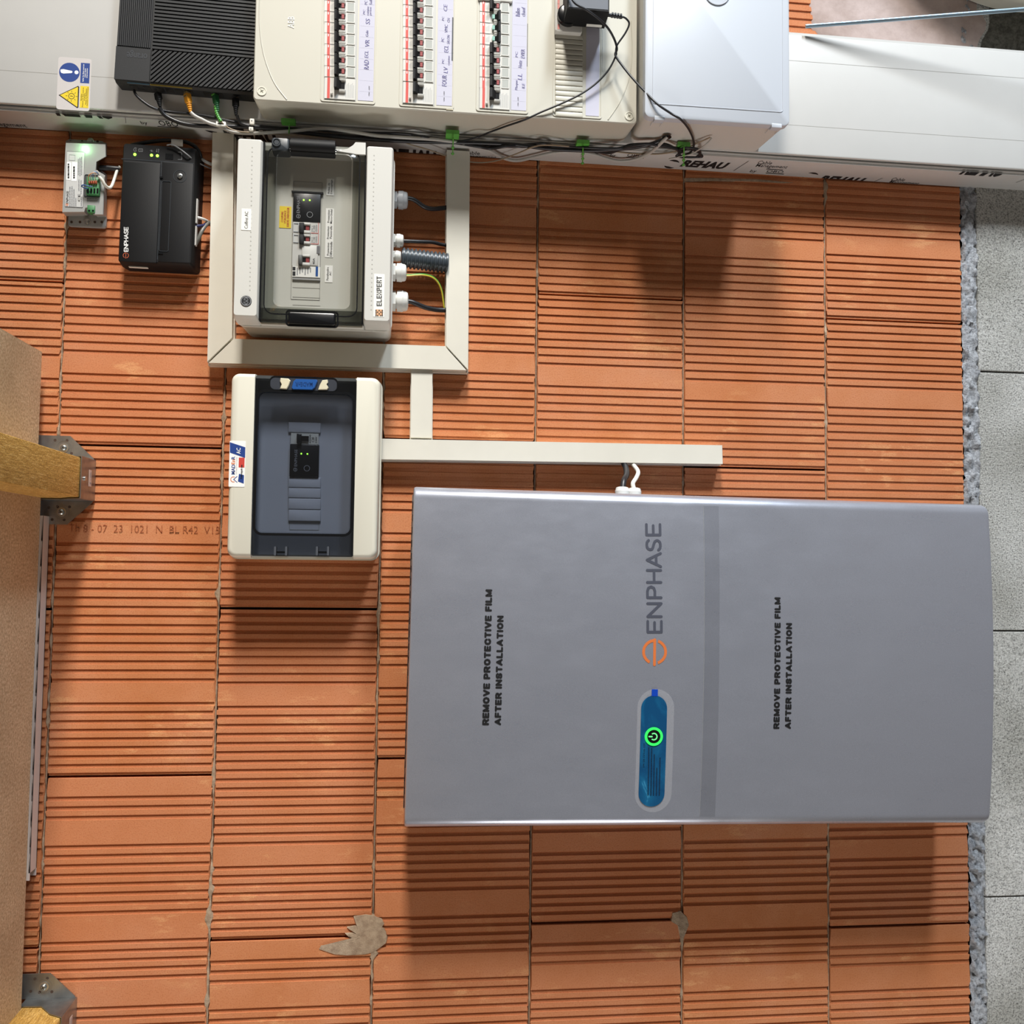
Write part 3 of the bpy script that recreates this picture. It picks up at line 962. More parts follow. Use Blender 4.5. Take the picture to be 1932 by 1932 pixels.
# fourth row: socket + blank ribs
k = B(); cx, cy, w, h = af.rect((1044, -70, 1136, 222), AD); k.ring((cx, cy, w, h), AD - 0.001, AD + 0.0012, 0.004, 0.0018, 3)
part('window_frame', k.mesh('window_frame', M['ivory']), board)
k = B()
y = 66.0
while y < 214:
    k.box(af.rect((1047.5, y, 1099, y + 8.6), AD), AD, AD + 0.0022, 0.0006, 0.001, 2)
    y += 9.75
part('blank_ribs', k.mesh('blank_ribs', M['ivory']), board)
k = B(); k.box(af.rect((1106, -60, 1131, 219), AD), AD, AD + 0.0005)
part('label_strip', k.mesh('label_strip', M['paper'], 0), board)
k = B(); k.box(af.rect((1134, 56, 1136.5, 136), AD), AD, AD + 0.0006)
part('slit', k.mesh('slit', M['dgrey'], 0), board)
k = B(); k.box(af.rect((1048, -70, 1099, 60.5), AD + 0.012), AD, AD + 0.012, 0.003, 0.0015)
k.mi = 1
for yy in (-2, 8, 46): k.box(af.rect((1052, yy, 1056, yy + 9), AD + 0.012), AD + 0.012, AD + 0.0123)
sock = part('socket_module', k.mesh('socket_module', [M['white'], plain('pale_red', '#df8f88')]), board)
# embossed arcs and cover screws
for arc in (((492, -30), (489.5, 20), (491, 60), (497, 100), (508, 135), (521, 162), (541, 188)), ((1191, 40), (1193, 90), (1191, 125), (1183, 160), (1168, 195), (1147, 226))):
    k = B(); k.tube([(*af.l(x, y, AD), AD) for x, y in arc], 0.0011, 6)
    part('embossed_arc', k.mesh('embossed_arc', M['ivory']), board)
for px, py in ((494, 172), (1187, 219)):
    x, y = af.l(px, py, AD)
    k = B(); k.annulus(x, y, 8.8 * sc, 6.8 * sc, AD - 0.001, AD + 0.0012, n=24); k.disc(x, y, 6.6 * sc, AD, AD + 0.0005, 20)
    k.mi = 1
    for t in (0.6, 0.6 + PI / 2): k.stroke([(x - 3.6 * sc * math.cos(t), y - 3.6 * sc * math.sin(t)), (x + 3.6 * sc * math.cos(t), y + 3.6 * sc * math.sin(t))], 1.6 * sc, AD + 0.0005, AD + 0.0008, False)
    part('cover_screw', k.mesh('cover_screw', [M['screw'], plain('slot_shade', '#8d8a78')]), board)
k = B(); k.box(af.rect((842, 204.5, 855, 207.5), AD), AD - 0.002, AD + 0.0012, 0, 0)
part('release_tab', k.mesh('release_tab', M['beige']), board)

# ------------------------------------------------------------------ white lidded box right of the board
BD = 0.197
wf = Fr(1.09, 0.8185)
wx0, wx1, wt = 0.9704 - wf.a, 1.2185 - wf.a, 0.31
c = ((wx0 + wx1) / 2, wt / 2, wx1 - wx0, wt)
k = B()
k.loft([(c[0], c[1] + 0.004, c[2] - 0.012, c[3] - 0.012, 0.012, TD + 0.0003), (c[0], c[1] + 0.001, c[2] - 0.004, c[3] - 0.004, 0.01, BD - 0.022), (c[0], c[1], c[2] - 0.003, c[3] - 0.003, 0.009, BD - 0.014)], 5)
jbox = root(wf, 'junction_box', 'deep white plastic box with a round lock beside the ivory breaker board', 'box', mesh=k.mesh('box_body', M['cabinet']))
k = B()
k.loft([(c[0], c[1], c[2], c[3], 0.011, BD - 0.0135), (c[0], c[1], c[2], c[3], 0.011, BD - 0.003), (c[0], c[1], c[2] - 0.0016, c[3] - 0.0016, 0.010, BD - 0.0008), (c[0], c[1], c[2] - 0.005, c[3] - 0.005, 0.009, BD)], 6)
lid = part('lid', k.mesh('lid', M['cool']), jbox)
k = B()
cx, cy, w, h = wf.rect((1232, -120, 1477, 204), BD)
k.ring((cx, cy, w, h), BD - 0.001, BD + 0.0008, 0.005, 0.0010, 4)
part('lid_panel_edge', k.mesh('lid_panel_edge', M['cool']), lid)
k = B()
x, y = wf.l(1353, -14, BD); r_ = wf.l(1377, -14, BD)[0] - x
k.annulus(x, y, r_, r_ * 0.86, BD - 0.001, BD + 0.0018, n=36); k.disc(x, y, r_ * 0.84, BD - 0.001, BD + 0.001, 36)
part('lock', k.mesh('lock', M['cool']), lid)
for x0, x1 in ((1235, 1254), (1456, 1475)):
    cx, cy, w, h = wf.rect((x0, 213, x1, 220), BD)
    k = B(); k.box((cx, -0.0004, w, 0.007), BD - 0.011, BD + 0.0006, 0.001, 0.0005)
    k.quadbox(cx - w / 2, cx - w / 2 + 0.0006, -0.0007, 0.0005, BD - 0.03, BD - 0.012); k.quadbox(cx + w / 2 - 0.0006, cx + w / 2, -0.0007, 0.0005, BD - 0.03, BD - 0.012)
    part('hinge_clip', k.mesh('hinge_clip', M['cool']), jbox)
a_, _, d_ = onb(1258, 259, 0.8195)
k = B(); k.lathe((a_ - wf.a, 0.0018, d_), (0, -1, 0), [(0, 0.008), (0.0012, 0.008)], 18)
part('cable_hole', k.mesh('cable_hole', M['blackg']), jbox)
# ------------------------------------------------------------------ cream duct pieces on the wall
DD = 0.033
def duct(name, label, pts, anchor=None, lip=True, d=DD, ends=()):
    """flat-topped cover on a base, outline given as photo pixels on its front plane (clockwise)"""
    cxp = sum(p[0] for p in pts) / len(pts); cyp = sum(p[1] for p in pts) / len(pts)
    fr = frp(cxp, cyp, d)
    P = [fr.l(x, y, d) for x, y in pts]
    k = B()
    k.poly(P, 0.0005, d, 0.0009)
    o = root(fr, name, label, 'duct', 'cream duct pieces', mesh=k.mesh('duct_cover', M['duct'], 20))
    def inset(P, t):
        n = len(P); out = []
        area_ = sum(P[i][0] * P[(i + 1) % n][1] - P[(i + 1) % n][0] * P[i][1] for i in range(n))
        s = 1 if area_ > 0 else -1
        for i in range(n):
            p0, p1, p2 = Vector(P[i - 1]), Vector(P[i]), Vector(P[(i + 1) % n])
            e1, e2 = (p1 - p0).normalized(), (p2 - p1).normalized()
            n1, n2 = Vector((-e1.y, e1.x)) * s, Vector((-e2.y, e2.x)) * s
            m = (n1 + n2); m /= max(0.2, m.dot(n1))
            out.append(tuple(p1 + m * t))
        return out
    k = B(); Q = inset(P, -0.0012)
    k.poly(Q, 0.0002, d * 0.55)
    part('duct_base', k.mesh('duct_base', M['duct'], 20), o)
    return o
duct('cable_duct', 'upright cream duct piece left of the upper enclosure, mitred at its lower end', [(401.5, 225), (441, 225), (438, 637.5), (391, 683)])
duct('cable_duct', 'cream duct piece between the two enclosures with both ends mitred', [(393.5, 684.5), (441, 639), (839, 653), (880, 698.5)])
duct('cable_duct', 'cream duct piece that the gland cables run into, right of the upper enclosure', [(843, 282), (886.5, 285), (883, 698), (841.5, 652.5)])
duct('cable_duct', 'short narrow cream duct piece linking the framed duct to the long straight one', [(776, 693), (816, 694.5), (815, 827), (774.5, 826)], d=0.0275)
lg = duct('cable_duct', 'long straight cream duct piece with a free end above the silver battery', [(716, 827.5), (1363, 840), (1364, 875.5), (716, 866.5)])
# ------------------------------------------------------------------ white trunk under the deck (image left)
fr = frp(70, 1300, 0.0)
a0 = -0.055 - fr.a
y0, y1 = fr.l(82, 973, 0.026)[1], fr.l(62, 1660, 0.026)[1]
k = B()
x1 = fr.l(82, 1300, 0.0)[0]
# open channel section, cut end visible
for (xa, xb, za, zb) in ((a0, x1, 0.0008, 0.003), (a0, x1, 0.028, 0.030), (x1 - 0.002, x1, 0.0008, 0.030), (a0, a0 + 0.002, 0.0008, 0.030), ((a0 + x1) / 2 - 0.006, (a0 + x1) / 2 - 0.005, 0.003, 0.028)):
    k.quadbox(xa, xb, y1 + (0.012 if zb > 0.02 and xa > x1 - 0.003 else 0.0), y0, za, zb)
root(fr, 'cable_trunking', 'narrow pale trunking strip tucked under the chipboard deck', 'trunking', mesh=k.mesh('trunking', plain('dull_pvc', '#d3c9c4', 0.45), 20))

# ------------------------------------------------------------------ joists and hangers
def joist(pyc, label, hlabel, hexx):
    JB, JT = 0.0605, -0.0195
    fr = Fr(JB, pyc)
    hw = 0.0325
    k = B(); k.box((-0.04, 0, 0.08, 2 * hw), 0.006, 1.42, 0.002, 0.0)
    root(fr, 'wooden_joist', label, 'joist', 'joists under the deck', mesh=k.mesh('joist', M['wood'], 20))
    hf = Fr(JB + 0.0015, pyc)
    k = B()
    t = 0.0015
    w2 = hw + 0.0012
    # stirrup bottom and its two cheeks
    k.box((t / 2, 0, t, 2 * w2 + 2 * t), 0.001, 0.0715, 0.0008)
    for s in (-1, 1):
        pts = [(0.0, 0.001), (-0.079, 0.001), (-0.079, 0.028), (-0.045, 0.03), (-0.022, 0.058), (0.0, 0.0712)]
        vs = []
        k.rings([[(x, s * w2, zz) for x, zz in pts], [(x, s * (w2 + t), zz) for x, zz in pts]])
    o = root(hf, 'joist_hanger', hlabel, 'bracket', 'galvanised joist hangers', mesh=k.mesh('hanger_stirrup', M['galv'], 20))
    for s in (-1, 1):
        k = B()
        y0, y1 = s * (w2 + t), s * (w2 + 0.042)
        k.poly([(-0.11, y0), (-0.001, y0), (-0.002, s * (w2 + 0.004)), (-0.042, y1), (-0.11, y1)], 0.0012, 0.0028, 0.0004)
        fl_ = part('flange', k.mesh('flange', M['galv'], 20), o)
        for (hx, hy) in ((-0.066, 0.034), (-0.0465, 0.034), (-0.0385, 0.012), (-0.058, 0.012), (-0.072, 0.014)):
            k = B(); k.disc(hx, s * (w2 + hy), 0.0024, 0.0026, 0.0031, 12)
            part('hole', k.mesh('hole', M['backing'], 0), fl_)
        cx_, cy_ = -0.051, s * (w2 + 0.021)
        k = B(); k.annulus(cx_, cy_, 0.0125, 0.0118, 0.0026, 0.0032, n=24)
        part('embossed_ring', k.mesh('embossed_ring', M['galv']), fl_)
        k = B(); k.lathe((cx_, cy_, 0.0028), (0, 0, 1), [(0, 0.0078), (0.001, 0.0078), (0.0012, 0.005), (0.0045, 0.0046), (0.0058, 0.003)], 14)
        k.mi = 1
        for tt in (0.5, 0.5 + PI / 2): k.stroke([(cx_ - 0.003 * math.cos(tt), cy_ - 0.003 * math.sin(tt)), (cx_ + 0.003 * math.cos(tt), cy_ + 0.003 * math.sin(tt))], 0.0012, 0.0086, 0.0089, False)
        part('screw', k.mesh('screw', [M['steel'], M['dgrey']]), fl_)
    # sticker and clench screw on the stirrup bottom
    k = B(); k.rings([[(t, -0.012, 0.022), (t, 0.016, 0.022), (t, 0.016, 0.034), (t, -0.012, 0.034)], [(t + 0.0003, -0.012, 0.022), (t + 0.0003, 0.016, 0.022), (t + 0.0003, 0.016, 0.034), (t + 0.0003, -0.012, 0.034)]])
    part('sticker', k.mesh('sticker', plain('dusty_label', '#c9b7ae'), 0), o)
    k = B()
    for (ya, yb_, za, zb) in ((-0.008, -0.005, 0.0245, 0.031), (-0.001, 0.001, 0.0245, 0.0265), (0.003, 0.012, 0.0245, 0.0275), (0.004, 0.010, 0.029, 0.0305)):
        k.rings([[(t + 0.0003, ya, za), (t + 0.0003, yb_, za), (t + 0.0003, yb_, zb), (t + 0.0003, ya, zb)], [(t + 0.0004, ya, za), (t + 0.0004, yb_, za), (t + 0.0004, yb_, zb), (t + 0.0004, ya, zb)]])
    part('sticker_print', k.mesh('sticker_print', M['pale_ink'], 0), o)
    k = B(); k.lathe((t, -0.001, 0.055), (1, 0, 0), [(0, 0.004), (0.002, 0.004), (0.003, 0.002)], 12)
    part('screw', k.mesh('clench_screw', M['steel']), o)
jy = (at(178, 871, 0.0)[1] + at(178, 943, 0.0)[1]) / 2
joist(jy, 'rough yellow joist jutting from the wall at the left edge', 'galvanised hanger carrying the fully visible joist', 0)
jy2 = at(136, 1882, 0.0)[1] - 0.034
joist(jy2, 'joist end cut off by the bottom left corner of the photo', 'galvanised hanger at the bottom left corner of the photo', 1)

# ------------------------------------------------------------------ silver battery
bf = Fr(1.0925, -0.0705, -0.65)
BL, BH = 0.983, 0.5405       # along a, along b
DC, DE = 0.1785, 0.166       # front depth at the middle / near the edges
def bz(y):
    q = min(1, abs(y) / (BH / 2 - 0.02))
    return DE + (DC - DE) * (1 - q * q)
prof = []
rr = 0.019
yh = BH / 2
prof.append((yh - 0.004, 0.055))
prof.append((yh, 0.06))
for i in range(9):
    t = i / 8 * PI / 2
    prof.append((yh - rr + rr * math.cos(t), DE - rr + rr * math.sin(t)))
for i in range(1, 24):
    y = (yh - rr) * (1 - 2 * i / 24)
    prof.append((y, bz(y)))
for i in range(9):
    t = PI / 2 - i / 8 * PI / 2
    prof.append((-(yh - rr + rr * math.cos(t)), DE - rr + rr * math.sin(t)))
prof.append((-yh, 0.06)); prof.append((-yh + 0.004, 0.055))
def sect(x, inset):
    out = []
    for y, zz in prof:
        f = 1 - inset / yh
        out.append((x, y * f, zz - (inset if zz > 0.07 else 0)))
    return out
k = B()
k.rings([sect(-BL / 2, 0.0035), sect(-BL / 2 + 0.0012, 0.001), sect(-BL / 2 + 0.004, 0.0), sect(BL / 2 - 0.010, 0.0), sect(BL / 2 - 0.003, 0.002), sect(BL / 2, 0.009)])
k2 = B()
k2.box((0.004, 0, BL - 0.03, BH - 0.03), 0.0005, 0.06, 0.01)
bat = root(bf, 'wall_battery', 'large silver wall battery with protective film and a lit green button', 'battery', mesh=k2.mesh('battery_chassis', M['dgrey'], 30))
cover = part('front_cover', k.mesh('front_cover', M['silver'], 40), bat)
k = B()
for i in range(24):
    y = yh - 0.03 - i * (BH - 0.06) / 23
    k.quadbox(-BL / 2 - 0.0012, -BL / 2 + 0.004, y - 0.004, y + 0.007, 0.07, 0.135)
part('vent_slots', k.mesh('vent_slots', M['blackg'], 0), bat, kind='stuff')
k = B(); k.ring((0, 0, 1, 1), 0, 1, 0.01, 0.01); k.bm.clear()
k.rings([[(-BL / 2 - 0.0016, y, zz) for y, zz in ((yh - 0.008, 0.062), (-yh + 0.008, 0.062), (-yh + 0.008, 0.068), (yh - 0.008, 0.068))], [(-BL / 2 + 0.002, y, zz) for y, zz in ((yh - 0.008, 0.062), (-yh + 0.008, 0.062), (-yh + 0.008, 0.068), (yh - 0.008, 0.068))]])
part('vent_rail', k.mesh('vent_rail', M['galv'], 0), bat)
warp = lambda x, y: bz(y) - DE
heavy = dict(
    R=(0.80, [[(0, 0), (0, 1), (0.6, 1), (0.9, 0.93), (1, 0.75), (0.9, 0.56), (0.6, 0.48), (0, 0.48)], [(0.55, 0.48), (1, 0)]]), E=(0.68, [[(1, 1), (0, 1), (0, 0), (1, 0)], [(0, 0.5), (0.9, 0.5)]]),
    M=(1.0, [[(0, 0), (0, 1), (0.5, 0.1), (1, 1), (1, 0)]]), O=(0.9, [[(0.5, 1), (0.15, 0.87), (0, 0.5), (0.15, 0.13), (0.5, 0), (0.85, 0.13), (1, 0.5), (0.85, 0.87), (0.5, 1)]]),
    V=(0.88, [[(0, 1), (0.5, 0), (1, 1)]]), P=(0.74, [[(0, 0), (0, 1), (0.6, 1), (0.9, 0.93), (1, 0.72), (0.9, 0.5), (0.6, 0.43), (0, 0.43)]]), T=(0.74, [[(0, 1), (1, 1)], [(0.5, 1), (0.5, 0)]]),
    C=(0.84, [[(1, 0.72), (0.85, 0.93), (0.5, 1), (0.15, 0.87), (0, 0.5), (0.15, 0.13), (0.5, 0), (0.85, 0.07), (1, 0.28)]]), I=(0.0, [[(0, 0), (0, 1)]]), F=(0.62, [[(0, 0), (0, 1), (1, 1)], [(0, 0.5), (0.9, 0.5)]]),
    L=(0.62, [[(0, 1), (0, 0), (1, 0)]]), A=(0.92, [[(0, 0), (0.5, 1), (1, 0)], [(0.2, 0.28), (0.8, 0.28)]]), N=(0.82, [[(0, 0), (0, 1), (1, 0), (1, 1)]]),
    S=(0.74, [[(1, 0.8), (0.85, 0.96), (0.5, 1), (0.15, 0.95), (0.02, 0.76), (0.15, 0.58), (0.5, 0.5), (0.88, 0.41), (1, 0.24), (0.85, 0.05), (0.5, 0), (0.12, 0.05), (0, 0.22)]]))
for t, r in (('REMOVE PROTECTIVE FILM', (913, 1112, 926, 1368.5)), ('AFTER INSTALLATION', (935.5, 1161.5, 948, 1368.5)), ('REMOVE PROTECTIVE FILM', (1461, 1127, 1472.5, 1375.5)), ('AFTER INSTALLATION', (1482.5, 1175.5, 1494, 1375.5))):
    cx, cy, w, h = bf.rect(r, DC)
    sw = w * 0.29
    adv = 0.0
    lay = []
    for ch in t:
        if ch == ' ': adv += 0.52; continue
        gw = heavy[ch][0] * 0.82
        lay.append((ch, adv, gw)); adv += gw + 0.43
    tot = adv - 0.43
    fx = (h - sw) / tot
    k = B()
    for ch, x0, gw in lay:
        for line in heavy[ch][1]:
            k.stroke([(cx - (w - sw) * (gy - 0.5), cy - h / 2 + sw / 2 + (x0 + gw * gx) * fx) for gx, gy in line], sw, 0.0002, 0.0005)
    part('film_warning', k.mesh('film_warning', M['ink'], 0, lambda x, y: bz(y)), cover)
# logo lettering drawn with round-ended strokes
gl = dict(E=[[(1, 1), (0, 1), (0, 0), (1, 0)], [(0, 0.5), (0.9, 0.5)]], N=[[(0, 0), (0, 1), (1, 0), (1, 1)]], P=[[(0, 0), (0, 1), (0.6, 1), (0.88, 0.93), (1, 0.73), (0.88, 0.53), (0.6, 0.46), (0, 0.46)]],
          H=[[(0, 0), (0, 1)], [(1, 0), (1, 1)], [(0, 0.5), (1, 0.5)]], A=[[(0, 0), (0.5, 1), (1, 0)], [(0.2, 0.33), (0.8, 0.33)]],
          S=[[(1, 0.86), (0.8, 0.97), (0.5, 1), (0.2, 0.95), (0.04, 0.78), (0.12, 0.6), (0.5, 0.5), (0.86, 0.4), (0.98, 0.22), (0.82, 0.05), (0.5, 0), (0.18, 0.03), (0, 0.15)]])
def logo_word(k, fr, d, spans, x0, x1, w, z0, z1):
    """spans: (letter, y_top, y_bottom) photo pixels, reading towards the image top"""
    for ch, ya, yb_ in spans:
        for line in gl[ch]:
            pts = []
            for gx, gy in line:
                pts.append(fr.l(x1 + (x0 - x1) * gy, yb_ + (ya - yb_) * gx, d))
            if ch == 'S': pts = [tuple(p)[:2] for p in spline([Vector((*p, 0)) for p in pts], 3)]
            k.stroke(pts, w, z0, z1)
k = B()
sp = [(c, 900 + a_ / 3.22, 900 + b_ / 3.22) for c, a_, b_ in (('E', 287, 351), ('S', 384, 443), ('A', 464, 544), ('H', 567, 640), ('P', 667, 733), ('N', 769, 848), ('E', 877, 942))]
pw = bf.l(1201, 1200, DC)[0] - bf.l(1200, 1200, DC)[0]
logo_word(k, bf, DC, sp, 1222.2, 1248, 5.0 * pw, 0.0002, 0.0004)
part('brand_lettering', k.mesh('brand_lettering', M['grey_ink'], 0, lambda x, y: bz(y)), cover)
def e_logo(k, cx, cy, R, w, z0, z1):
    k.stroke([(cx, cy - R), (cx, cy + R - w * 0.2)], w, z0, z1)
    k.annulus(cx, cy, R, R - w, z0, z1, PI * 0.5, PI * 1.36, 20)
    k.annulus(cx, cy, R, R - w, z0, z1, -PI * 0.40, PI * 0.40, 18)
k = B()
x, y = bf.l(1235, 1230, DC)
e_logo(k, x, y, 23.5 * pw, 5.2 * pw, 0.0002, 0.0004)
part('brand_emblem', k.mesh('brand_emblem', M['orange_ink'], 0, lambda x, y: bz(y)), cover)
# status window film, tab, button
wz = lambda x, y: bz(y)
def pill(px0, py0, px1, py1, z0, z1, n=10):
    k = B(); cx, cy, w, h = bf.rect((px0, py0, px1, py1), DC)
    r = w / 2
    ysn = [h / 2 - r + r * math.cos(PI / 2 * i / n) for i in range(n + 1)]
    ysn += [(h / 2 - r) * (1 - 2 * i / 24) for i in range(1, 24)]
    ysn += [-v for v in ysn[:n + 1][::-1]]
    rows = []
    for y in ysn:
        q = max(0.0, abs(y) - (h / 2 - r))
        hw = math.sqrt(max(0.0, r * r - q * q)) + 1e-5
        rows.append([(cx - hw, cy + y, z0), (cx - hw, cy + y, z1), (cx + hw, cy + y, z1), (cx + hw, cy + y, z0)])
    k.rings(rows)
    return k
part('clear_film_patch', pill(1201.5, 1300, 1271, 1536, 0.0002, 0.0005).mesh('clear_film_patch', M['filmc'], 0, wz), cover)
part('status_window', pill(1208.5, 1312, 1257.5, 1525, 0.0005, 0.0010).mesh('status_window', M['film'], 0, wz), cover, 'blue film over the status window')
k = B(); k.box(bf.rect((1229.5, 1300.5, 1241, 1313.5), DC), 0.0006, 0.0013, 0.0008)
part('film_tab', k.mesh('film_tab', M['tab'], 0, wz), cover, 'bright blue tab')
x, y = bf.l(1234, 1390, DC)
k = B(); k.disc(x, y, 13 * pw, 0.001, 0.0018, 28)
btn = part('power_button', k.mesh('power_button', M['blackg'], 0, wz), cover)
k = B(); k.annulus(x, y, 17 * pw, 12.5 * pw, 0.001, 0.0021, n=36)
part('button_ring', k.mesh('button_ring', M['ring'], 0, wz), cover, 'glowing green ring around the power button')
k = B()
k.annulus(x, y, 7 * pw, 4.8 * pw, 0.0018, 0.0022, -PI * 0.72, PI * 0.72, 18)
k.stroke([(x - 9 * pw, y), (x - 3.5 * pw, y)], 2.6 * pw, 0.0018, 0.0022)
part('power_symbol', k.mesh('power_symbol', emit('symbol_green', '#7dff9a', 1.1), 0, wz), cover)
def word_bars(k, fr, d, x0, x1, ya, yb_, z0, z1, seed):
    q = random.Random(seed); y = yb_
    while y > ya + 1.5:
        w = q.uniform(2.0, 6.0); e = max(ya, y - w)
        k.box(fr.rect((x0, e, x1, y), d), z0, z1)
        y = e - 0.9
for i, (t, x0, ya, yb_) in enumerate((('702-01732-02 M1', 1214.5, 1402, 1449), (None, 1223.6, 1410, 1503), (None, 1229, 1412, 1503), (None, 1234, 1424, 1503), (None, 1239.3, 1450, 1503), (None, 1245, 1430, 1503))):
    k = B()
    if t: put_text(k, bf, t, (x0, ya, x0 + 3.4, yb_), DC, 90, 0.0, mirror=True)
    else: word_bars(k, bf, DC, x0 + 0.6, x0 + 2.4, ya, yb_, DC, DC + 0.0002, i)
    part('film_print', k.mesh('film_print', plain('film_ink', '#0c2b45'), 0, lambda x, y: bz(y) + 0.0012 - DC, recalc=False), cover)
# overlapping film edge
k = B()
xa, xb = bf.l(1328, 1250, DC)[0], bf.l(1357, 1250, DC)[0]
n = 24
rows = []
for i in range(n + 1):
    yy = (yh - rr * 0.9) * (1 - 2 * i / n)
    rows.append([(xa, yy, bz(yy) + 0.00025), (xb, yy, bz(yy) + 0.00025)])
k.rings(rows, closed=False, cap=False)
part('film_overlap', k.mesh('film_overlap', M['filmb'], up=True), cover)
k = B()
rows = []
for i in range(n + 1):
    yy = (yh - rr * 0.9) * (1 - 2 * i / n)
    rows.append([(xa - 0.0004, yy, bz(yy) + 0.0003), (xa + 0.0004, yy, bz(yy) + 0.0003)])
k.rings(rows, closed=False, cap=False)
part('film_edge', k.mesh('film_edge', M['pale_ink'], up=True), cover)
# cable entries on the battery's side
def gland(k, o, ax, s, mats=None, n=14):
    """hex nut, collar and domed cap, size s = cap radius"""
    o = Vector(o); ax = Vector(ax)
    k.lathe(o, ax, [(0, s * 0.98), (s * 0.36, s * 0.98)], 6, 0.26)
    k.lathe(o + ax * s * 0.36, ax, [(0, s * 0.72), (s * 0.14, s * 0.72)], n)
    prof = [(0, s * 0.97), (s * 0.5, s * 1.0), (s * 0.62, s * 0.92), (s * 0.82, s * 0.9), (s * 0.98, s * 0.8), (s * 1.06, s * 0.5)]
    k.lathe(o + ax * s * 0.48, ax, prof, 12)
bent = []
GLD = 0.085
for px, s_ in ((1174, 0.0126), (1197, 0.0120)):
    x, y = bf.l(px, 925, GLD)
    k = B(); gland(k, (x, yh - 0.003, GLD), (0, 1, 0), s_)
    part('cable_gland', k.mesh('cable_gland', M['wgland'], 30), bat)
def cable(name, label, pts, r, mat, cat='cable', group=None, n=8, k_=6, fr=None, extra=None):
    """pts: (px, py, 'd'|'b', value)"""
    p0 = pts[0]
    fr = fr or (Fr(*at(p0[0], p0[1], p0[3])) if p0[2] == 'd' else Fr(*onb(p0[0], p0[1], p0[3])[:2]))
    P = [fr.pt(p[0], p[1], p[3]) if p[2] == 'd' else fr.ptb(p[0], p[1], p[3]) for p in pts]
    k = B(); k.tube(P, r, n, k_)
    return root(fr, name, label, cat, group, mesh=k.mesh('cable_sheath', mat, 60)), fr
cable('power_cable', 'thick black cable dropping from the long duct into the battery', [(1176, 873, 'd', 0.024), (1181, 883, 'd', 0.036), (1182, 896, 'd', 0.06), (1177, 907, 'd', 0.078), (1175, 922, 'd', 0.085)], 0.0052, M['cable'])
cable('power_cable', 'bent white cable dropping from the long duct into the battery', [(1191, 873, 'd', 0.024), (1198, 881, 'd', 0.034), (1204, 891, 'd', 0.052), (1200, 902, 'd', 0.07), (1194, 912, 'd', 0.082), (1196, 922, 'd', 0.085)], 0.0039, M['wcab'])
# ------------------------------------------------------------------ upper enclosure
ED = 0.14
ef = Fr(0.4365, 0.62)
def er(r, d=ED): return ef.rect(r, d)
EX0, EX1 = 0.3095 - ef.a, 0.5612 - ef.a
EY0, EY1 = 0.4722 - ef.b, 0.7705 - ef.b
ecx, ecy, ew, eh = (EX0 + EX1) / 2, (EY0 + EY1) / 2, EX1 - EX0, EY1 - EY0
k = B()
# back tub (walls + floor), open to the front
k.loft([(ecx, ecy, ew - 0.002, eh - 0.004, 0.012, 0.0005), (ecx, ecy, ew + 0.002, eh, 0.012, 0.085), (ecx, ecy, ew + 0.004, eh + 0.003, 0.013, 0.088), (ecx, ecy, ew + 0.004, eh + 0.003, 0.013, 0.094)], 5)
enc = root(ef, 'electrical_enclosure', 'upper electrical enclosure with a clear hinged door, cable glands and a yellow label inside', 'enclosure', 'wall enclosures with windows', mesh=k.mesh('enclosure_tub', M['cabinet']))
# the cover: two solid side strips and two end pieces round the door opening
xl = er((470, 300, 492.5, 400))[0] + er((470, 300, 492.5, 400))[2] / 2      # inner edge of left strip
xr = er((690, 300, 720, 400))[0] - er((690, 300, 720, 400))[2] / 2
def strip(x0, x1, y0, y1, z0, z1, rin=0.004):
    k = B()
    k.loft([((x0 + x1) / 2, (y0 + y1) / 2, x1 - x0, y1 - y0, rin, z0), ((x0 + x1) / 2, (y0 + y1) / 2, x1 - x0, y1 - y0, rin, z1 - 0.012), ((x0 + x1) / 2, (y0 + y1) / 2, x1 - x0 - 0.001, y1 - y0 - 0.004, rin, z1 - 0.004), ((x0 + x1) / 2, (y0 + y1) / 2, x1 - x0 - 0.004, y1 - y0 - 0.010, rin, z1)], 4)
    return k
part('cover_strip', strip(EX0, xl, EY0, EY1, 0.094, ED).mesh('cover_strip', M['cabinet']), enc)
part('cover_strip', strip(xr, EX1, EY0, EY1, 0.094, ED).mesh('cover_strip', M['cabinet']), enc)
k = B(); k.quadbox(xl, xr, EY0, EY0 + 0.006, 0.094, 0.118); k.quadbox(xl, xr, EY1 - 0.012, EY1, 0.094, 0.120)
part('cover_end', k.mesh('cover_end', M['cabinet'], 0), enc)
k = B(); k.quadbox(xl, xr, EY0 + 0.004, EY1 - 0.004, 0.0942, 0.0955)
panel = part('inner_panel', k.mesh('inner_panel', M['inner'], 0), enc)
IP = 0.0955
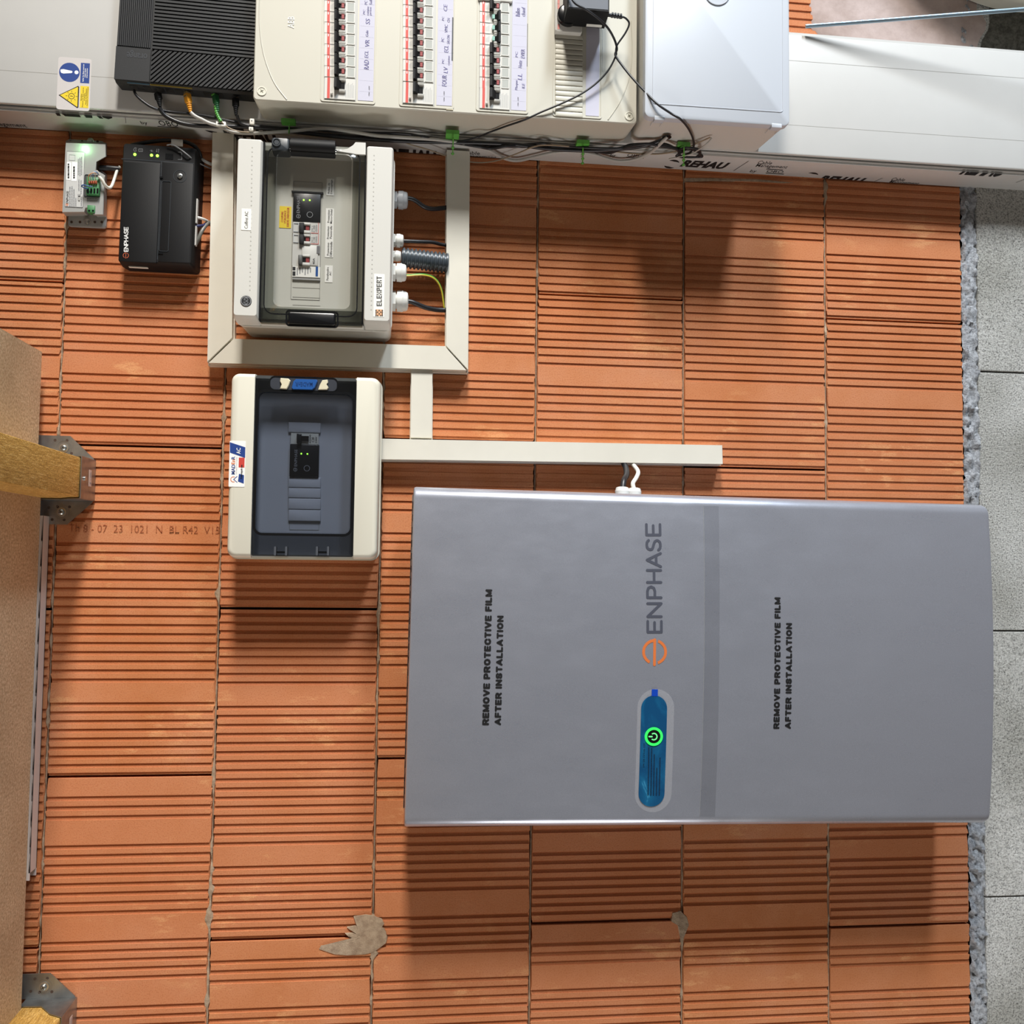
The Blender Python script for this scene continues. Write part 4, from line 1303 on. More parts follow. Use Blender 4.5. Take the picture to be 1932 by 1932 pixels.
# door: smoked frame with a clear raised window
DOO = 0.128
k = B()
cx, cy, w, h = (xl + xr) / 2, (EY0 + EY1) / 2, xr - xl - 0.001, eh - 0.002
wx = er((521, 290, 661, 579), DOO + 0.004)
o0 = k.rring(cx, cy, w, h, 0.003, DOO - 0.006, 5); o1 = k.rring(cx, cy, w - 0.002, h - 0.002, 0.003, DOO, 5)
i1 = k.rring(wx[0] - 0.002, wx[1] - 0.002, wx[2] + 0.030, wx[3] + 0.022, 0.016, DOO, 5); i2 = k.rring(wx[0], wx[1], wx[2] + 0.004, wx[3] + 0.004, 0.011, DOO + 0.005, 5)
k.rings([o0, o1, i1, i2], cap=False)
door = part('door', k.mesh('door_frame', M['smoke'], up=True), enc)
k = B(); k.rings([k.rring(*wx[:2], wx[2] + 0.004, wx[3] + 0.004, 0.011, DOO + 0.005, 6), k.rring(*wx[:2], wx[2], wx[3], 0.010, DOO + 0.0075, 6)]); bmesh.ops.delete(k.bm, geom=[f for f in k.bm.faces if len(f.verts) > 4 and f.calc_center_median().z < DOO + 0.006], context='FACES_ONLY')
part('window', k.mesh('door_window', M['clear'], up=True), door)
k = B()
for c_ in ((xl + 0.0014, cy, 0.0028, h), (xr - 0.0014, cy, 0.0028, h)): k.box(c_, DOO - 0.02, DOO + 0.0004)
k.ring((i1[0][0] * 0 + wx[0] - 0.002, wx[1] - 0.002, wx[2] + 0.032, wx[3] + 0.024), DOO - 0.001, DOO + 0.0009, 0.016, 0.0018, 5)
part('door_gasket', k.mesh('door_gasket', M['blackg']), door)
cx, cy, w, h = er((487, 584, 687, 612), DOO)
k = B(); k.box((cx, cy, w - 0.004, h), DOO - 0.01, DOO - 0.0005, 0.003)
part('latch_bar', k.mesh('latch_bar', M['smoke']), door)
k = B()
c_ = er((543, 589, 633, 612), DOO + 0.008)
k.box((c_[0], c_[1], c_[2], c_[3]), DOO - 0.002, DOO + 0.008, 0.003, 0.003, 4)
k.ring((c_[0], c_[1] + 0.001, c_[2] + 0.009, c_[3] + 0.007), DOO - 0.002, DOO + 0.0016, 0.006, 0.0028, 4)
part('door_latch', k.mesh('door_latch', M['blackg']), door)
k = B()
c_ = er((547, 257, 632, 287), DOO + 0.012)
xA, xB = c_[0] - c_[2] / 2, c_[0] + c_[2] / 2
yT, yB = c_[1] + c_[3] / 2, c_[1] - c_[3] / 2
arcp = [(yT, DOO - 0.03)] + [(yB + (yT - yB) * (0.5 + 0.5 * math.cos(t)), DOO - 0.004 + 0.017 * math.sin(t)) for t in [PI * i / 10 for i in range(11)]] + [(yB - 0.002, DOO - 0.004)]
k.rings([[(x, y * f + (1 - f) * c_[1], z) for y, z in arcp] for x, f in ((xA, 0.96), (xA + 0.002, 1.0), (xB - 0.002, 1.0), (xB, 0.96))])
part('hinge_barrel', k.mesh('hinge_barrel', M['black'], 40), enc, 'rounded black hinge cap')
k = B(); c_ = er((512, 259, 546, 284), DOO + 0.006); k.box(c_, DOO - 0.02, DOO + 0.006, 0.004, 0.003, 4); k.annulus(c_[0] - 0.006, c_[1] + 0.002, 0.0068, 0.0052, DOO + 0.004, DOO + 0.0085, n=24); k.disc(c_[0] - 0.006, c_[1] + 0.002, 0.005, DOO + 0.004, DOO + 0.0075, 24, 0.001)
part('hinge_block', k.mesh('hinge_block', M['dgrey']), enc)
k = B()
P = [ef.l(x, y, DOO + 0.003) for x, y in ((634, 285), (655, 281), (666, 274), (671, 268), (690, 269), (690, 292), (671, 291))]
k.poly(P, DOO - 0.004, DOO + 0.0035, 0.001)
part('door_corner', k.mesh('door_corner', M['cabinet'], 20), door)
# rows of dimples, brand disc and stickers on the side strips
for (xa, ya, xb, yb_, n) in ((476, 278, 471.5, 547, 33), (706, 293, 700.5, 584, 35)):
    k = B()
    for i in range(n):
        x, y = ef.l(xa + (xb - xa) * i / (n - 1), ya + (yb_ - ya) * i / (n - 1), ED)
        k.disc(x, y, 0.0011, ED - 0.0005, ED + 0.0003, 8)
    part('dimple_row', k.mesh('dimple_row', plain('dimple', '#b9b8b1'), 0), enc, kind='stuff')
k = B(); k.box(er((455.5, 394, 474, 434.5)), ED, ED + 0.0006, 0.0006)
tg = part('name_label', k.mesh('name_label', M['label'], 0), enc)
lettering(ef, tg, [('Coffret AC', (461.5, 399, 468, 431))], ED + 0.0008, M['ink'], rot=90)
x, y = ef.l(464.3, 568.2, ED)
k = B(); k.disc(x, y, 0.0088, ED, ED + 0.0008, 28); 
em = part('brand_disc', k.mesh('brand_disc', M['ink'], 0), enc)
k = B(); k.annulus(x, y, 0.0079, 0.0069, ED, ED + 0.0011, n=28); k.annulus(x, y + 0.0028, 0.0034, 0.0018, ED, ED + 0.0011, n=18); k.annulus(x, y - 0.0028, 0.0034, 0.0018, ED, ED + 0.0011, n=18); k.stroke([(x - 0.0018, y - 0.0058), (x - 0.0018, y + 0.0058)], 0.0012, ED, ED + 0.0011); k.stroke([(x + 0.0022, y - 0.0058), (x + 0.0022, y + 0.0058)], 0.0008, ED, ED + 0.0011)
part('brand_print', k.mesh('brand_print', M['pale_ink'], 0), em)
k = B(); k.box(er((705, 517, 725, 598)), ED, ED + 0.0004, 0.0006)
sk = part('installer_label', k.mesh('installer_label', M['label'], 0), enc)
# pixel lettering of the installer label
pix = dict(E=['111', '100', '111', '100', '111'], L=['100', '100', '100', '100', '111'], X=['101', '101', '010', '101', '101'], P=['111', '101', '111', '100', '100'], R=['111', '101', '110', '101', '101'], T=['111', '010', '010', '010', '010'])
k = B()
ys_ = [577.5, 568.2, 559.6, 551, 542.2, 533.4, 524.5]
for ch, yb_ in zip('ELEXPERT', [578, 570.8, 563.6, 556.4, 549.2, 542, 534.8, 527.6]):
    for r_, row in enumerate(pix[ch]):
        for c2, v in enumerate(row):
            if v == '1':
                k.box(er((710.5 + r_ * 2.0, yb_ - 2.0 * c2 - 2.0, 712.3 + r_ * 2.0, yb_ - 2.0 * c2 - 0.2)), ED + 0.0004, ED + 0.0006)
part('lettering', k.mesh('lettering', M['ink'], 0), sk)
k = B(); k.box(er((708.5, 584, 722.5, 596.5)), ED + 0.0004, ED + 0.0005)
k.mi = 1
for px in range(5):
    for py in range(4):
        if (px + py) % 2 == 0 or px in (0, 4): x, y = ef.l(709.5 + px * 3, 586 + py * 3.2, ED); k.disc(x, y, 0.0011, ED + 0.0005, ED + 0.0007, 8)
part('brand_emblem', k.mesh('brand_emblem', [plain('emblem_tan', '#d7a57c'), M['ink']], 0), sk)
# devices behind the window (plane IP)
def ip(r, d=IP): return ef.rect(r, d)
k = B(); k.ring(ip((551, 343, 606, 566)), IP - 0.0005, IP + 0.0006, 0.001, 0.0008, 2)
for y in (543, 561, 576): 
    c_ = ip((552, y, 604, y + 0.7)); k.box(c_, IP, IP + 0.0004)
part('panel_seams', k.mesh('panel_seams', M['lines'], 0), panel)
# relay
def relay(fr, owner, r, d0, th, led_pts, ring_pt, rr_px, word_rect, e_pt):
    k = B(); k.box(fr.rect(r, d0 + th), d0, d0 + th, 0.0008, 0.0008, 2)
    rel = part('relay', k.mesh('relay', M['blackg']), owner, 'black relay with two green lights')
    zz = d0 + th
    for px, py in led_pts:
        x, y = fr.l(px, py, zz)
        k = B(); k.disc(x, y, 0.0013, zz, zz + 0.0005, 12)
        part('indicator_light', k.mesh('indicator_light', M['led']), rel)
    x, y = fr.l(*ring_pt, zz); s = fr.l(ring_pt[0] + 1, ring_pt[1], zz)[0] - x
    k = B(); k.annulus(x, y, rr_px * s, (rr_px - 0.9) * s, zz, zz + 0.0004, n=28)
    part('button_outline', k.mesh('button_outline', M['pale_ink'], 0), rel)
    k = B(); put_text(k, fr, 'ENPHASE', word_rect, zz + 0.0003, 90, 0.0)
    part('lettering', k.mesh('lettering', M['pale_ink'], 0, recalc=False), rel)
    x, y = fr.l(*e_pt[:2], zz); k = B(); e_logo(k, x, y, e_pt[2] * s, 0.9 * s, zz, zz + 0.0004)
    part('brand_emblem', k.mesh('brand_emblem', M['pale_ink'], 0), rel)
relay(ef, enc, (553, 361.5, 605, 418.5), IP, 0.004, ((573, 377.5), (584.5, 377.7)), (584.5, 405), 5.8, (560, 369.5, 566, 402), (563, 408, 4))
k = B(); k.box(ip((550, 361, 610, 364), IP + 0.005), IP, IP + 0.005)
part('rail_clip', k.mesh('rail_clip', M['black'], 0), enc)
def mcb(y0, y1):
    r = ip((552.5, y0, 604, y1), IP + 0.003)
    k = B(); k.box(r, IP, IP + 0.003)
    o = part('breaker', k.mesh('breaker_body', M['cabinet'], 0), enc)
    h_ = y1 - y0
    ym = (y0 + y1) / 2
    k = B()
    for a_, b_ in ((y0 + 0.5, y0 + h_ * 0.26), (y1 - h_ * 0.3, y1 - 0.5)):
        c_ = ip((572, a_, 585.5, b_), IP + 0.007); k.box(c_, IP + 0.003, IP + 0.007, 0.001, 0.0012, 2)
    part('breaker_shoulder', k.mesh('breaker_shoulder', M['cabinet']), o)
    k = B(); k.box(ip((572, y0 + h_ * 0.26, 585, y1 - h_ * 0.3), IP + 0.0032), IP + 0.003, IP + 0.0034)
    k.mi = 1; k.box(ip((577, y0 + h_ * 0.3, 583.5, y1 - h_ * 0.32), IP + 0.005), IP + 0.003, IP + 0.005)
    k.mi = 2; k.box(ip((564, y0 + 0.6, 573.5, y0 + h_ * 0.92), IP + 0.009), IP + 0.003, IP + 0.009, 0.001, 0.001, 2)
    part('toggle', k.mesh('toggle', [M['blackg'], M['redt'], M['black']]), o)
    k = B(); k.ring(ip((553.5, y0 + 1.5, 563.5, y1 - 3.5), IP + 0.004), IP + 0.003, IP + 0.004, 0.0008, 0.0009, 2)
    part('label_holder', k.mesh('label_holder', plain('clear_tab', '#b9bfc4', 0.3)), o)
    k = B(); k.box(ip((586.5, y1 - 1.2, 601, y1 - 0.4), IP + 0.0033), IP + 0.003, IP + 0.0034); k.box(ip((600.4, y0 + 1, 601.2, y1 - 1), IP + 0.0033), IP + 0.003, IP + 0.0034)
    part('red_rule', k.mesh('red_rule', M['red'], 0), o)
    for t, rr_ in (('C20', (590.5, y0 + 6, 594.5, y1 - 3)), ('230 V', (587.6, y0 + 6, 589.8, y1 - 3)), ('10000', (595.6, y0 + 5, 598.6, y1 - 3))):
        k = B(); put_text(k, ef, t if h_ > 21.5 or t != 'C20' else 'C10', rr_, IP + 0.0035, 90)
        part('lettering', k.mesh('lettering', M['pale_ink'], 0, recalc=False), o)
mcb(419, 440.8); mcb(441, 461)
k = B(); k.box(ip((551.5, 461.5, 604, 502), IP + 0.003), IP, IP + 0.003)
rcd = part('residual_breaker', k.mesh('residual_breaker', M['cabinet'], 0), enc)
k = B(); k.box(ip((569, 463, 600, 501), IP + 0.0045), IP + 0.003, IP + 0.0045, 0.0012, 0.0008, 2); 
k.box(ip((570, 480, 585, 484.5), IP + 0.008), IP + 0.004, IP + 0.008, 0.001, 0.001, 2); k.box(ip((570, 495, 585, 501), IP + 0.008), IP + 0.004, IP + 0.008, 0.001, 0.001, 2)
part('breaker_shoulder', k.mesh('breaker_shoulder', M['cabinet']), rcd)
k = B(); k.box(ip((571, 485, 584.5, 495), IP + 0.0046), IP + 0.004, IP + 0.0048); k.mi = 1; k.box(ip((577, 486, 583.5, 494.5), IP + 0.006), IP + 0.004, IP + 0.006); k.mi = 2; k.box(ip((562.5, 480.5, 570.5, 498.5), IP + 0.010), IP + 0.003, IP + 0.010, 0.001, 0.001, 2)
part('toggle', k.mesh('toggle', [M['blackg'], M['redt'], plain('grey_toggle', '#4d4d4a')]), rcd)
k = B(); k.box(ip((597.5, 464, 603.5, 478.5), IP + 0.0048), IP + 0.003, IP + 0.005)
part('test_button', k.mesh('test_button', plain('test_grey', '#717173')), rcd)
k = B(); put_text(k, ef, '40A', (590, 487, 594, 499), IP + 0.0046, 90, 0.02)
part('lettering', k.mesh('lettering', M['ink'], 0, recalc=False), rcd)
k = B(); k.box(ip((551.5, 502.5, 604, 523), IP + 0.004), IP, IP + 0.004); k.mi = 1; k.box(ip((551.5, 521, 604, 528), IP + 0.003), IP, IP + 0.003)
spd = part('surge_arrester', k.mesh('surge_arrester', [M['label'], M['dbox']], 0), enc)
k = B(); k.box(ip((552, 503.5, 557.5, 510), IP + 0.004), IP + 0.004, IP + 0.0043); k.box(ip((552, 512, 557.5, 520), IP + 0.004), IP + 0.004, IP + 0.0043)
part('black_square', k.mesh('black_square', M['ink'], 0), spd)
k = B(); k.box(ip((595.5, 503, 600, 521.5), IP + 0.004), IP + 0.004, IP + 0.0043)
part('blue_stripe', k.mesh('blue_stripe', M['blueb'], 0), spd)
for i in range(6):
    k = B(); k.box(ip((560 + i * 5, 505, 561.8 + i * 5, 519 - (i % 3) * 2.5), IP + 0.004), IP + 0.004, IP + 0.0043)
    part('fine_print', k.mesh('fine_print', M['pale_ink'], 0), spd)
k = B(); k.box(ip((527, 389, 549.5, 430), IP + 0.001), IP, IP + 0.0006, 0.001)
yl_ = part('yellow_label', k.mesh('yellow_label', M['yellow'], 0), enc)
lettering(ef, yl_, [('COUPURE', (530.5, 399, 534.5, 419)), ("D'URGENCE", (535.8, 397, 539.8, 421)), ('SORTIE ONDULEUR', (541.2, 391.5, 545.6, 428))], IP + 0.0008, M['red_ink'], rot=90, bold=0.01)
for r_, its in (((616, 337, 630, 368.5), [('Relais de', (618.5, 345, 622, 365)), ('Découplage', (623.5, 339, 628, 366))]),
                ((614, 393, 629, 485.5), [('Protection', (617, 458, 621, 482)), ('Différentielle', (622.3, 456, 626.8, 484)), ('Protection', (617, 427, 621, 451)), ('Passerelle', (622.3, 426, 626.5, 450)), ('Protection', (618, 396, 622, 420)), ('Micro-Ondul', (623, 395, 627, 422))]),
                ((613, 500.5, 627.5, 532.5), [('Parafoudre', (616, 504, 620, 529)), ('AC', (621.5, 512, 625, 520))])):
    k = B(); k.box(ip(r_, IP + 0.001), IP, IP + 0.0006, 0.0004)
    o = part('white_label', k.mesh('white_label', M['label'], 0), enc)
    lettering(ef, o, its, IP + 0.0008, M['ink'], rot=90, bold=0.006)
# cable glands on the enclosure side, each cable a thing of its own
for (px, py, s_, mt, dd) in ((745, 377, 0.0160, 'gland', 0.05), (745, 454, 0.0120, 'wgland', 0.045), (745, 483, 0.0095, 'wgland', 0.05), (745, 514, 0.0160, 'wgland', 0.066), (745, 568, 0.0185, 'wgland', 0.05)):
    x, y = ef.l(px, py, dd)
    k = B(); gland(k, (EX1 + 0.0002, y, dd), (1, 0, 0), s_)
    part('cable_gland', k.mesh('cable_gland', M[mt], 30), enc)
cable('gland_cable', 'black cable from the grey gland nearest the big trunk to the cream duct', [(752, 374, 'd', 0.05), (770, 374, 'd', 0.05), (783, 378, 'd', 0.048), (800, 390, 'd', 0.042), (815, 394, 'd', 0.034), (832, 393, 'd', 0.026), (848, 391, 'd', 0.022)], 0.0040, M['cable'])
cable('gland_cable', 'black cable from the small white gland beside the corrugated conduit', [(750, 454.5, 'd', 0.045), (770, 455, 'd', 0.045), (790, 456, 'd', 0.042), (815, 457, 'd', 0.034), (832, 461, 'd', 0.026), (848, 464, 'd', 0.022)], 0.0033, M['cable'])
cable('gland_cable', 'black cable from the largest white gland at the end of the row', [(752, 568, 'd', 0.05), (773, 569, 'd', 0.05), (785, 573, 'd', 0.048), (802, 580, 'd', 0.04), (820, 584, 'd', 0.03), (834, 585, 'd', 0.025), (848, 585, 'd', 0.022)], 0.0043, M['cable'])
# corrugated conduit
P0, P1 = Vector((*at(757, 486, 0.036), 0.036)), Vector((*at(846, 497, 0.028), 0.028))
cf = Fr(P0.x, P0.y)
ax_ = Vector((P1.x - P0.x, P1.y - P0.y, P1.z - P0.z)); Ln = ax_.length
prof_ = []
n = 12
for i in range(n):
    t = Ln * i / n; q = Ln / n
    R_ = 0.0178
    prof_ += [(t, R_ - 0.0028), (t + q * 0.16, R_ - 0.0028), (t + q * 0.26, R_ - 0.0004), (t + q * 0.5, R_), (t + q * 0.74, R_ - 0.0004), (t + q * 0.84, R_ - 0.0028)]
k = B(); k.lathe((0, 0, 0.036), ax_, prof_, 22)
root(cf, 'corrugated_conduit', 'grey corrugated conduit between the white glands and the cream duct', 'conduit', mesh=k.mesh('conduit', M['cond'], 50))
# earth wire, two colours
pts = [(753, 518, 'd', 0.066), (771, 519, 'd', 0.064), (785, 518, 'd', 0.062), (800, 518, 'd', 0.058), (815, 522, 'd', 0.05), (826, 532, 'd', 0.042), (833, 548, 'd', 0.035), (836, 566, 'd', 0.03), (838, 580, 'd', 0.026), (842, 586, 'd', 0.022)]
o, f_ = cable('earth_wire', 'thin green and yellow earth wire curving from a white gland to the duct', pts, 0.0018, plain('earth_green', '#3f8f35', 0.4))
P = [f_.pt(p[0], p[1] + 1.2, p[3] + 0.0006) for p in pts]
k = B(); k.tube(P, 0.0014, 6); part('yellow_stripe', k.mesh('yellow_stripe', plain('earth_yellow', '#d3b93a', 0.4)), o)

# ------------------------------------------------------------------ lower enclosure
GD = 0.11
gf = Fr(0.425, 0.24)
def gr(r, d=GD): return gf.rect(r, d)
GX0, GX1 = 0.3035 - gf.a, 0.5470 - gf.a
GY0, GY1 = 0.0872 - gf.b, 0.3905 - gf.b
gcx, gcy, gw, gh = (GX0 + GX1) / 2, (GY0 + GY1) / 2, GX1 - GX0, GY1 - GY0
k = B()
k.loft([(gcx, gcy, gw - 0.006, gh - 0.006, 0.012, 0.0005), (gcx, gcy, gw, gh, 0.014, 0.06), (gcx, gcy, gw + 0.004, gh + 0.004, 0.015, 0.063), (gcx, gcy, gw + 0.004, gh + 0.004, 0.015, 0.070)], 6)
enc2 = root(gf, 'electrical_enclosure', 'lower electrical enclosure with a smoky blue window and a blue badge', 'enclosure', 'wall enclosures with windows', mesh=k.mesh('enclosure_tub', M['cream']))
c_ = gr((477.5, 800, 670.5, 900), GD); gxl, gxr = c_[0] - c_[2] / 2, c_[0] + c_[2] / 2
def gstrip(x0, x1, s):
    k = B()
    out = []
    for z_, ins, r_ in ((0.070, 0.0, 0.014), (GD - 0.012, 0.0005, 0.014), (GD - 0.004, 0.002, 0.013), (GD - 0.001, 0.0045, 0.011), (GD, 0.008, 0.009)):
        xa, xb = (x0 + ins, x1) if s < 0 else (x0, x1 - ins)
        rg = k.rring((xa + xb) / 2, gcy, xb - xa, gh - 2 * ins, r_, z_, 5)
        # only the outer corners are rounded
        rg2 = []
        for (x, y, zz) in rg:
            inner = (x > (xa + xb) / 2) if s < 0 else (x < (xa + xb) / 2)
            if inner: x = xb if s < 0 else xa; y = gcy + (gh / 2 - ins) * (1 if y > gcy else -1)
            rg2.append((x, y, zz))
        out.append(rg2)
    k.rings(out)
    bmesh.ops.remove_doubles(k.bm, verts=k.bm.verts[:], dist=1e-6)
    return k
part('cover_strip', gstrip(GX0, gxl, -1).mesh('cover_strip', M['cream']), enc2)
part('cover_strip', gstrip(gxr, GX1, 1).mesh('cover_strip', M['cream']), enc2)
k = B(); k.quadbox(gxl, gxr, GY0 + 0.001, GY0 + 0.006, 0.07, 0.092); k.quadbox(gxl, gxr, GY1 - 0.006, GY1 - 0.001, 0.07, 0.092)
part('cover_end', k.mesh('cover_end', M['cream'], 0), enc2)
GP = 0.0725
k = B(); k.quadbox(gxl, gxr, GY0 + 0.004, GY1 - 0.004, 0.0702, GP)
k.mi = 1
part('inner_panel', k.mesh('inner_panel', [M['inner2'], M['inner']], 0), enc2)
DZ = 0.106
k = B()
cx, cy, w, h = (gxl + gxr) / 2, gcy, gxr - gxl - 0.0006, gh - 0.006
wx = gr((487, 744, 661, 1004.5), DZ)
o0 = k.rring(cx, cy, w, h, 0.003, DZ - 0.012, 5); o1 = k.rring(cx, cy, w - 0.001, h - 0.001, 0.003, DZ, 5)
i1 = k.rring(*wx[:2], wx[2] + 0.006, wx[3] + 0.006, 0.013, DZ, 5); i2 = k.rring(*wx[:2], wx[2] + 0.004, wx[3] + 0.004, 0.012, DZ - 0.003, 5)
k.rings([o0, o1, i1, i2], cap=False)
door2 = part('door', k.mesh('door_frame', M['tintd'], up=True), enc2)
k = B(); k.ring((wx[0], wx[1], wx[2] + 0.012, wx[3] + 0.012), DZ - 0.004, DZ + 0.0012, 0.015, 0.0042, 6)
part('door_gasket', k.mesh('door_gasket', M['blackg']), door2)
k = B(); k.rings([k.rring(*wx[:2], wx[2] + 0.004, wx[3] + 0.004, 0.011, DZ - 0.003, 6), k.rring(*wx[:2], wx[2], wx[3], 0.010, DZ + 0.001, 6)]); bmesh.ops.delete(k.bm, geom=[f for f in k.bm.faces if len(f.verts) > 4 and f.calc_center_median().z < DZ - 0.001], context='FACES_ONLY')
part('window', k.mesh('door_window', M['tint'], up=True), door2)
k = B(); c_ = gr((508.5, 711, 637.5, 738), DZ); k.ring(c_, DZ - 0.004, DZ + 0.0014, 0.009, 0.0014, 6); k.mi = 1; k.box((c_[0], c_[1], c_[2] - 0.002, c_[3] - 0.002), DZ - 0.003, DZ + 0.0004, 0.008)
part('latch_slot', k.mesh('latch_slot', [M['blackg'], plain('slot_dark', '#3a3d44', 0.3)]), door2)
k = B(); 
P = [gf.l(x, y, DZ + 0.005) for x, y in ((550, 732), (553, 720), (558, 715), (597, 716), (599, 719), (594, 731), (589, 735), (552, 734))]
k.poly(P, DZ - 0.002, DZ + 0.005, 0.0012)
bd_ = part('latch_badge', k.mesh('latch_badge', M['blueb'], 20), door2, 'blue latch badge')
lettering(gf, bd_, [('MADEnR', (557, 721, 590, 729))], DZ + 0.0053, plain('badge_letters', '#123a72', 0.4), rot=180, bold=0.02)
for pts in (((529, 713), (544, 714), (548, 718), (545, 727), (541, 734), (528, 733), (531, 725), (528, 719)), ((608, 717), (618, 716), (619, 721), (616, 725), (620, 731), (617, 735), (600, 735), (603, 726))):
    k = B(); k.poly([gf.l(x, y, DZ + 0.004) for x, y in pts], DZ - 0.002, DZ + 0.004, 0.0015)
    part('latch_hook', k.mesh('latch_hook', M['beige'], 25), door2)
for x0 in (517, 596):
    k = B()
    for q in (0, 21): k.box(gr((x0 + q, 1031, x0 + q + 4, 1048), DZ), DZ - 0.012, DZ + 0.001, 0.0012)
    k.box(gr((x0 + 4, 1040, x0 + 21, 1044), DZ), DZ - 0.012, DZ - 0.001, 0.001)
    part('door_hinge', k.mesh('door_hinge', plain('hinge_smoke', '#4d5158', 0.35)), door2)
def gp(r, d=GP): return gf.rect(r, d)
# devices behind the blue window
for y0, y1 in ((797, 816), (901, 920), (921, 939.5), (940.5, 961), (962, 983)):
    k = B(); k.box(gp((544, y0, 605, y1), GP + 0.004), GP, GP + 0.004, 0.0006, 0.0012, 2)
    part('blank_module', k.mesh('blank_module', M['inner2']), enc2)
k = B(); k.ring(gp((546, 984, 602, 1000), GP), GP - 0.0004, GP + 0.0005, 0.0008, 0.0006, 2)
part('panel_seam', k.mesh('panel_seam', M['lines'], 0), enc2)
k = B(); k.box(gp((549, 817.5, 601, 838), GP + 0.005), GP, GP + 0.005); 
bk2 = part('breaker', k.mesh('breaker_body', M['inner'], 0), enc2)
k = B(); k.box(gp((559.5, 818, 568.5, 836.5), GP + 0.013), GP + 0.005, GP + 0.013, 0.0012, 0.001, 2); k.box(gp((568, 822.5, 582.5, 832), GP + 0.008), GP + 0.005, GP + 0.008)
part('toggle', k.mesh('toggle', M['blackg']), bk2)
for t, r_ in (('C20', (588, 825, 593, 834)), ('6000', (583.6, 820, 586.6, 836)), ('230V', (595, 824, 598, 836))):
    k = B(); put_text(k, gf, t, r_, GP + 0.0053, 90); part('lettering', k.mesh('lettering', M['ink'], 0, recalc=False), bk2)
relay(gf, enc2, (546.5, 838.5, 601.5, 900), GP, 0.0065, ((568.5, 856), (580, 856.4)), (579, 883.5), 5.8, (555.5, 848, 560.8, 880), (557, 886, 3.6))
k = B(); k.box(gr((432.5, 832, 462.5, 918.5), GD), GD - 0.0002, GD + 0.0006, 0.0012)
ms = part('maker_sticker', k.mesh('maker_sticker', M['white_ink'], 0), enc2, 'white sticker with blue and red print')
zz = GD + 0.0008
k = B(); k.poly([gf.l(x, y, GD) for x, y in ((434, 834.5), (463, 844), (462.5, 864), (434, 854))], GD, zz); k.poly([gf.l(x, y, GD) for x, y in ((451, 894), (460.5, 896.5), (460, 912.5), (449, 908.5))], GD, zz)
part('sticker_print', k.mesh('sticker_print', M['blue'], 0), ms)
k = B(); k.box(gr((450.5, 863.5, 461.5, 882), GD), GD, zz)
part('sticker_print', k.mesh('sticker_print', M['red'], 0), ms)
lettering(gf, ms, [('MAD', (436.5, 876.5, 443.5, 895)), ('R', (436.5, 861, 443.5, 866.5))], zz, M['blue'], rot=90, bold=0.02)
lettering(gf, ms, [('En', (436.5, 867, 443.5, 876))], zz, M['orange_ink'], rot=90, bold=0.02)
lettering(gf, ms, [('AC', (446, 845, 454, 856.5))], zz + 0.0003, M['white_ink'], rot=90, bold=0.01)
lettering(gf, ms, [('Fabriqué en', (453.5, 877, 458.5, 903))], zz + 0.0003, M['ink'], rot=90, bold=0.02)
lettering(gf, ms, [('UNE MARQUE POUR LE SOLAIRE', (445.8, 862, 447.4, 895))], zz, M['pale_ink'], rot=90)
x, y = gf.l(440.5, 904.5, GD); s_ = gf.l(441.5, 904.5, GD)[0] - x
k = B(); k.annulus(x, y, 5.6 * s_, 4.4 * s_, GD, zz, 0.35 * PI, 1.65 * PI, 20)
part('brand_emblem', k.mesh('brand_emblem', M['orange_ink'], 0), ms)
k = B(); k.stroke([gf.l(447.5, 899, GD), gf.l(441, 904.5, GD), gf.l(447.5, 910, GD)], 1.2 * s_, GD, zz)
part('brand_emblem', k.mesh('brand_emblem', M['blue'], 0), ms)

# ------------------------------------------------------------------ black gateway
VD = 0.05
vf = Fr(0.163, 0.68, -0.6)
def vr(r, d=VD): return vf.rect(r, d)
VX0, VX1 = vf.l(226, 390, VD)[0], vf.l(369, 390, VD)[0]
VY0, VY1 = vf.l(290, 500, VD)[1], vf.l(290, 273, VD)[1]
c_ = ((VX0 + VX1) / 2, (VY0 + VY1) / 2, VX1 - VX0, VY1 - VY0)
k = B()
k.loft([(c_[0] + 0.001, c_[1], c_[2] - 0.001, c_[3] - 0.004, 0.006, 0.0006), (c_[0], c_[1], c_[2], c_[3], 0.005, 0.026), (c_[0] - 0.0005, c_[1] + 0.001, c_[2] - 0.002, c_[3] - 0.003, 0.005, VD - 0.004), (c_[0] - 0.001, c_[1] + 0.002, c_[2] - 0.007, c_[3] - 0.007, 0.004, VD)], 4)
gate = root(vf, 'energy_gateway', 'black communication gateway with green lights and white lettering', 'gateway', mesh=k.mesh('gateway_body', M['black']))
k = B()
for r_ in ((229, 303.5, 366, 304.6), (300.5, 305, 301.6, 490)): k.box(vr(r_), VD - 0.001, VD + 0.0004)
part('seam_ridge', k.mesh('seam_ridge', M['dgrey'], 0), gate)
k = B(); c2 = vr((229, 306, 300, 496)); k.box((c2[0], c2[1], c2[2], c2[3]), VD - 0.002, VD + 0.0022, 0.002, 0.0015, 3)
part('front_panel', k.mesh('front_panel', M['black']), gate)
k = B(); c2 = vr((302.5, 307, 362, 496)); k.box((c2[0], c2[1], c2[2], c2[3]), VD - 0.002, VD + 0.0012, 0.002, 0.0008, 3)
part('front_panel', k.mesh('front_panel', M['black']), gate)
k = B(); k.ring(vr((303, 342, 321, 475)), VD, VD + 0.0021, 0.003, 0.0007, 4)
part('panel_recess', k.mesh('panel_recess', M['dgrey']), gate)
k = B()
for r_ in ((302, 334, 308, 337), (299, 476, 308, 480)): k.box(vr(r_), VD, VD + 0.0024)
part('panel_slot', k.mesh('panel_slot', M['blackg'], 0), gate)
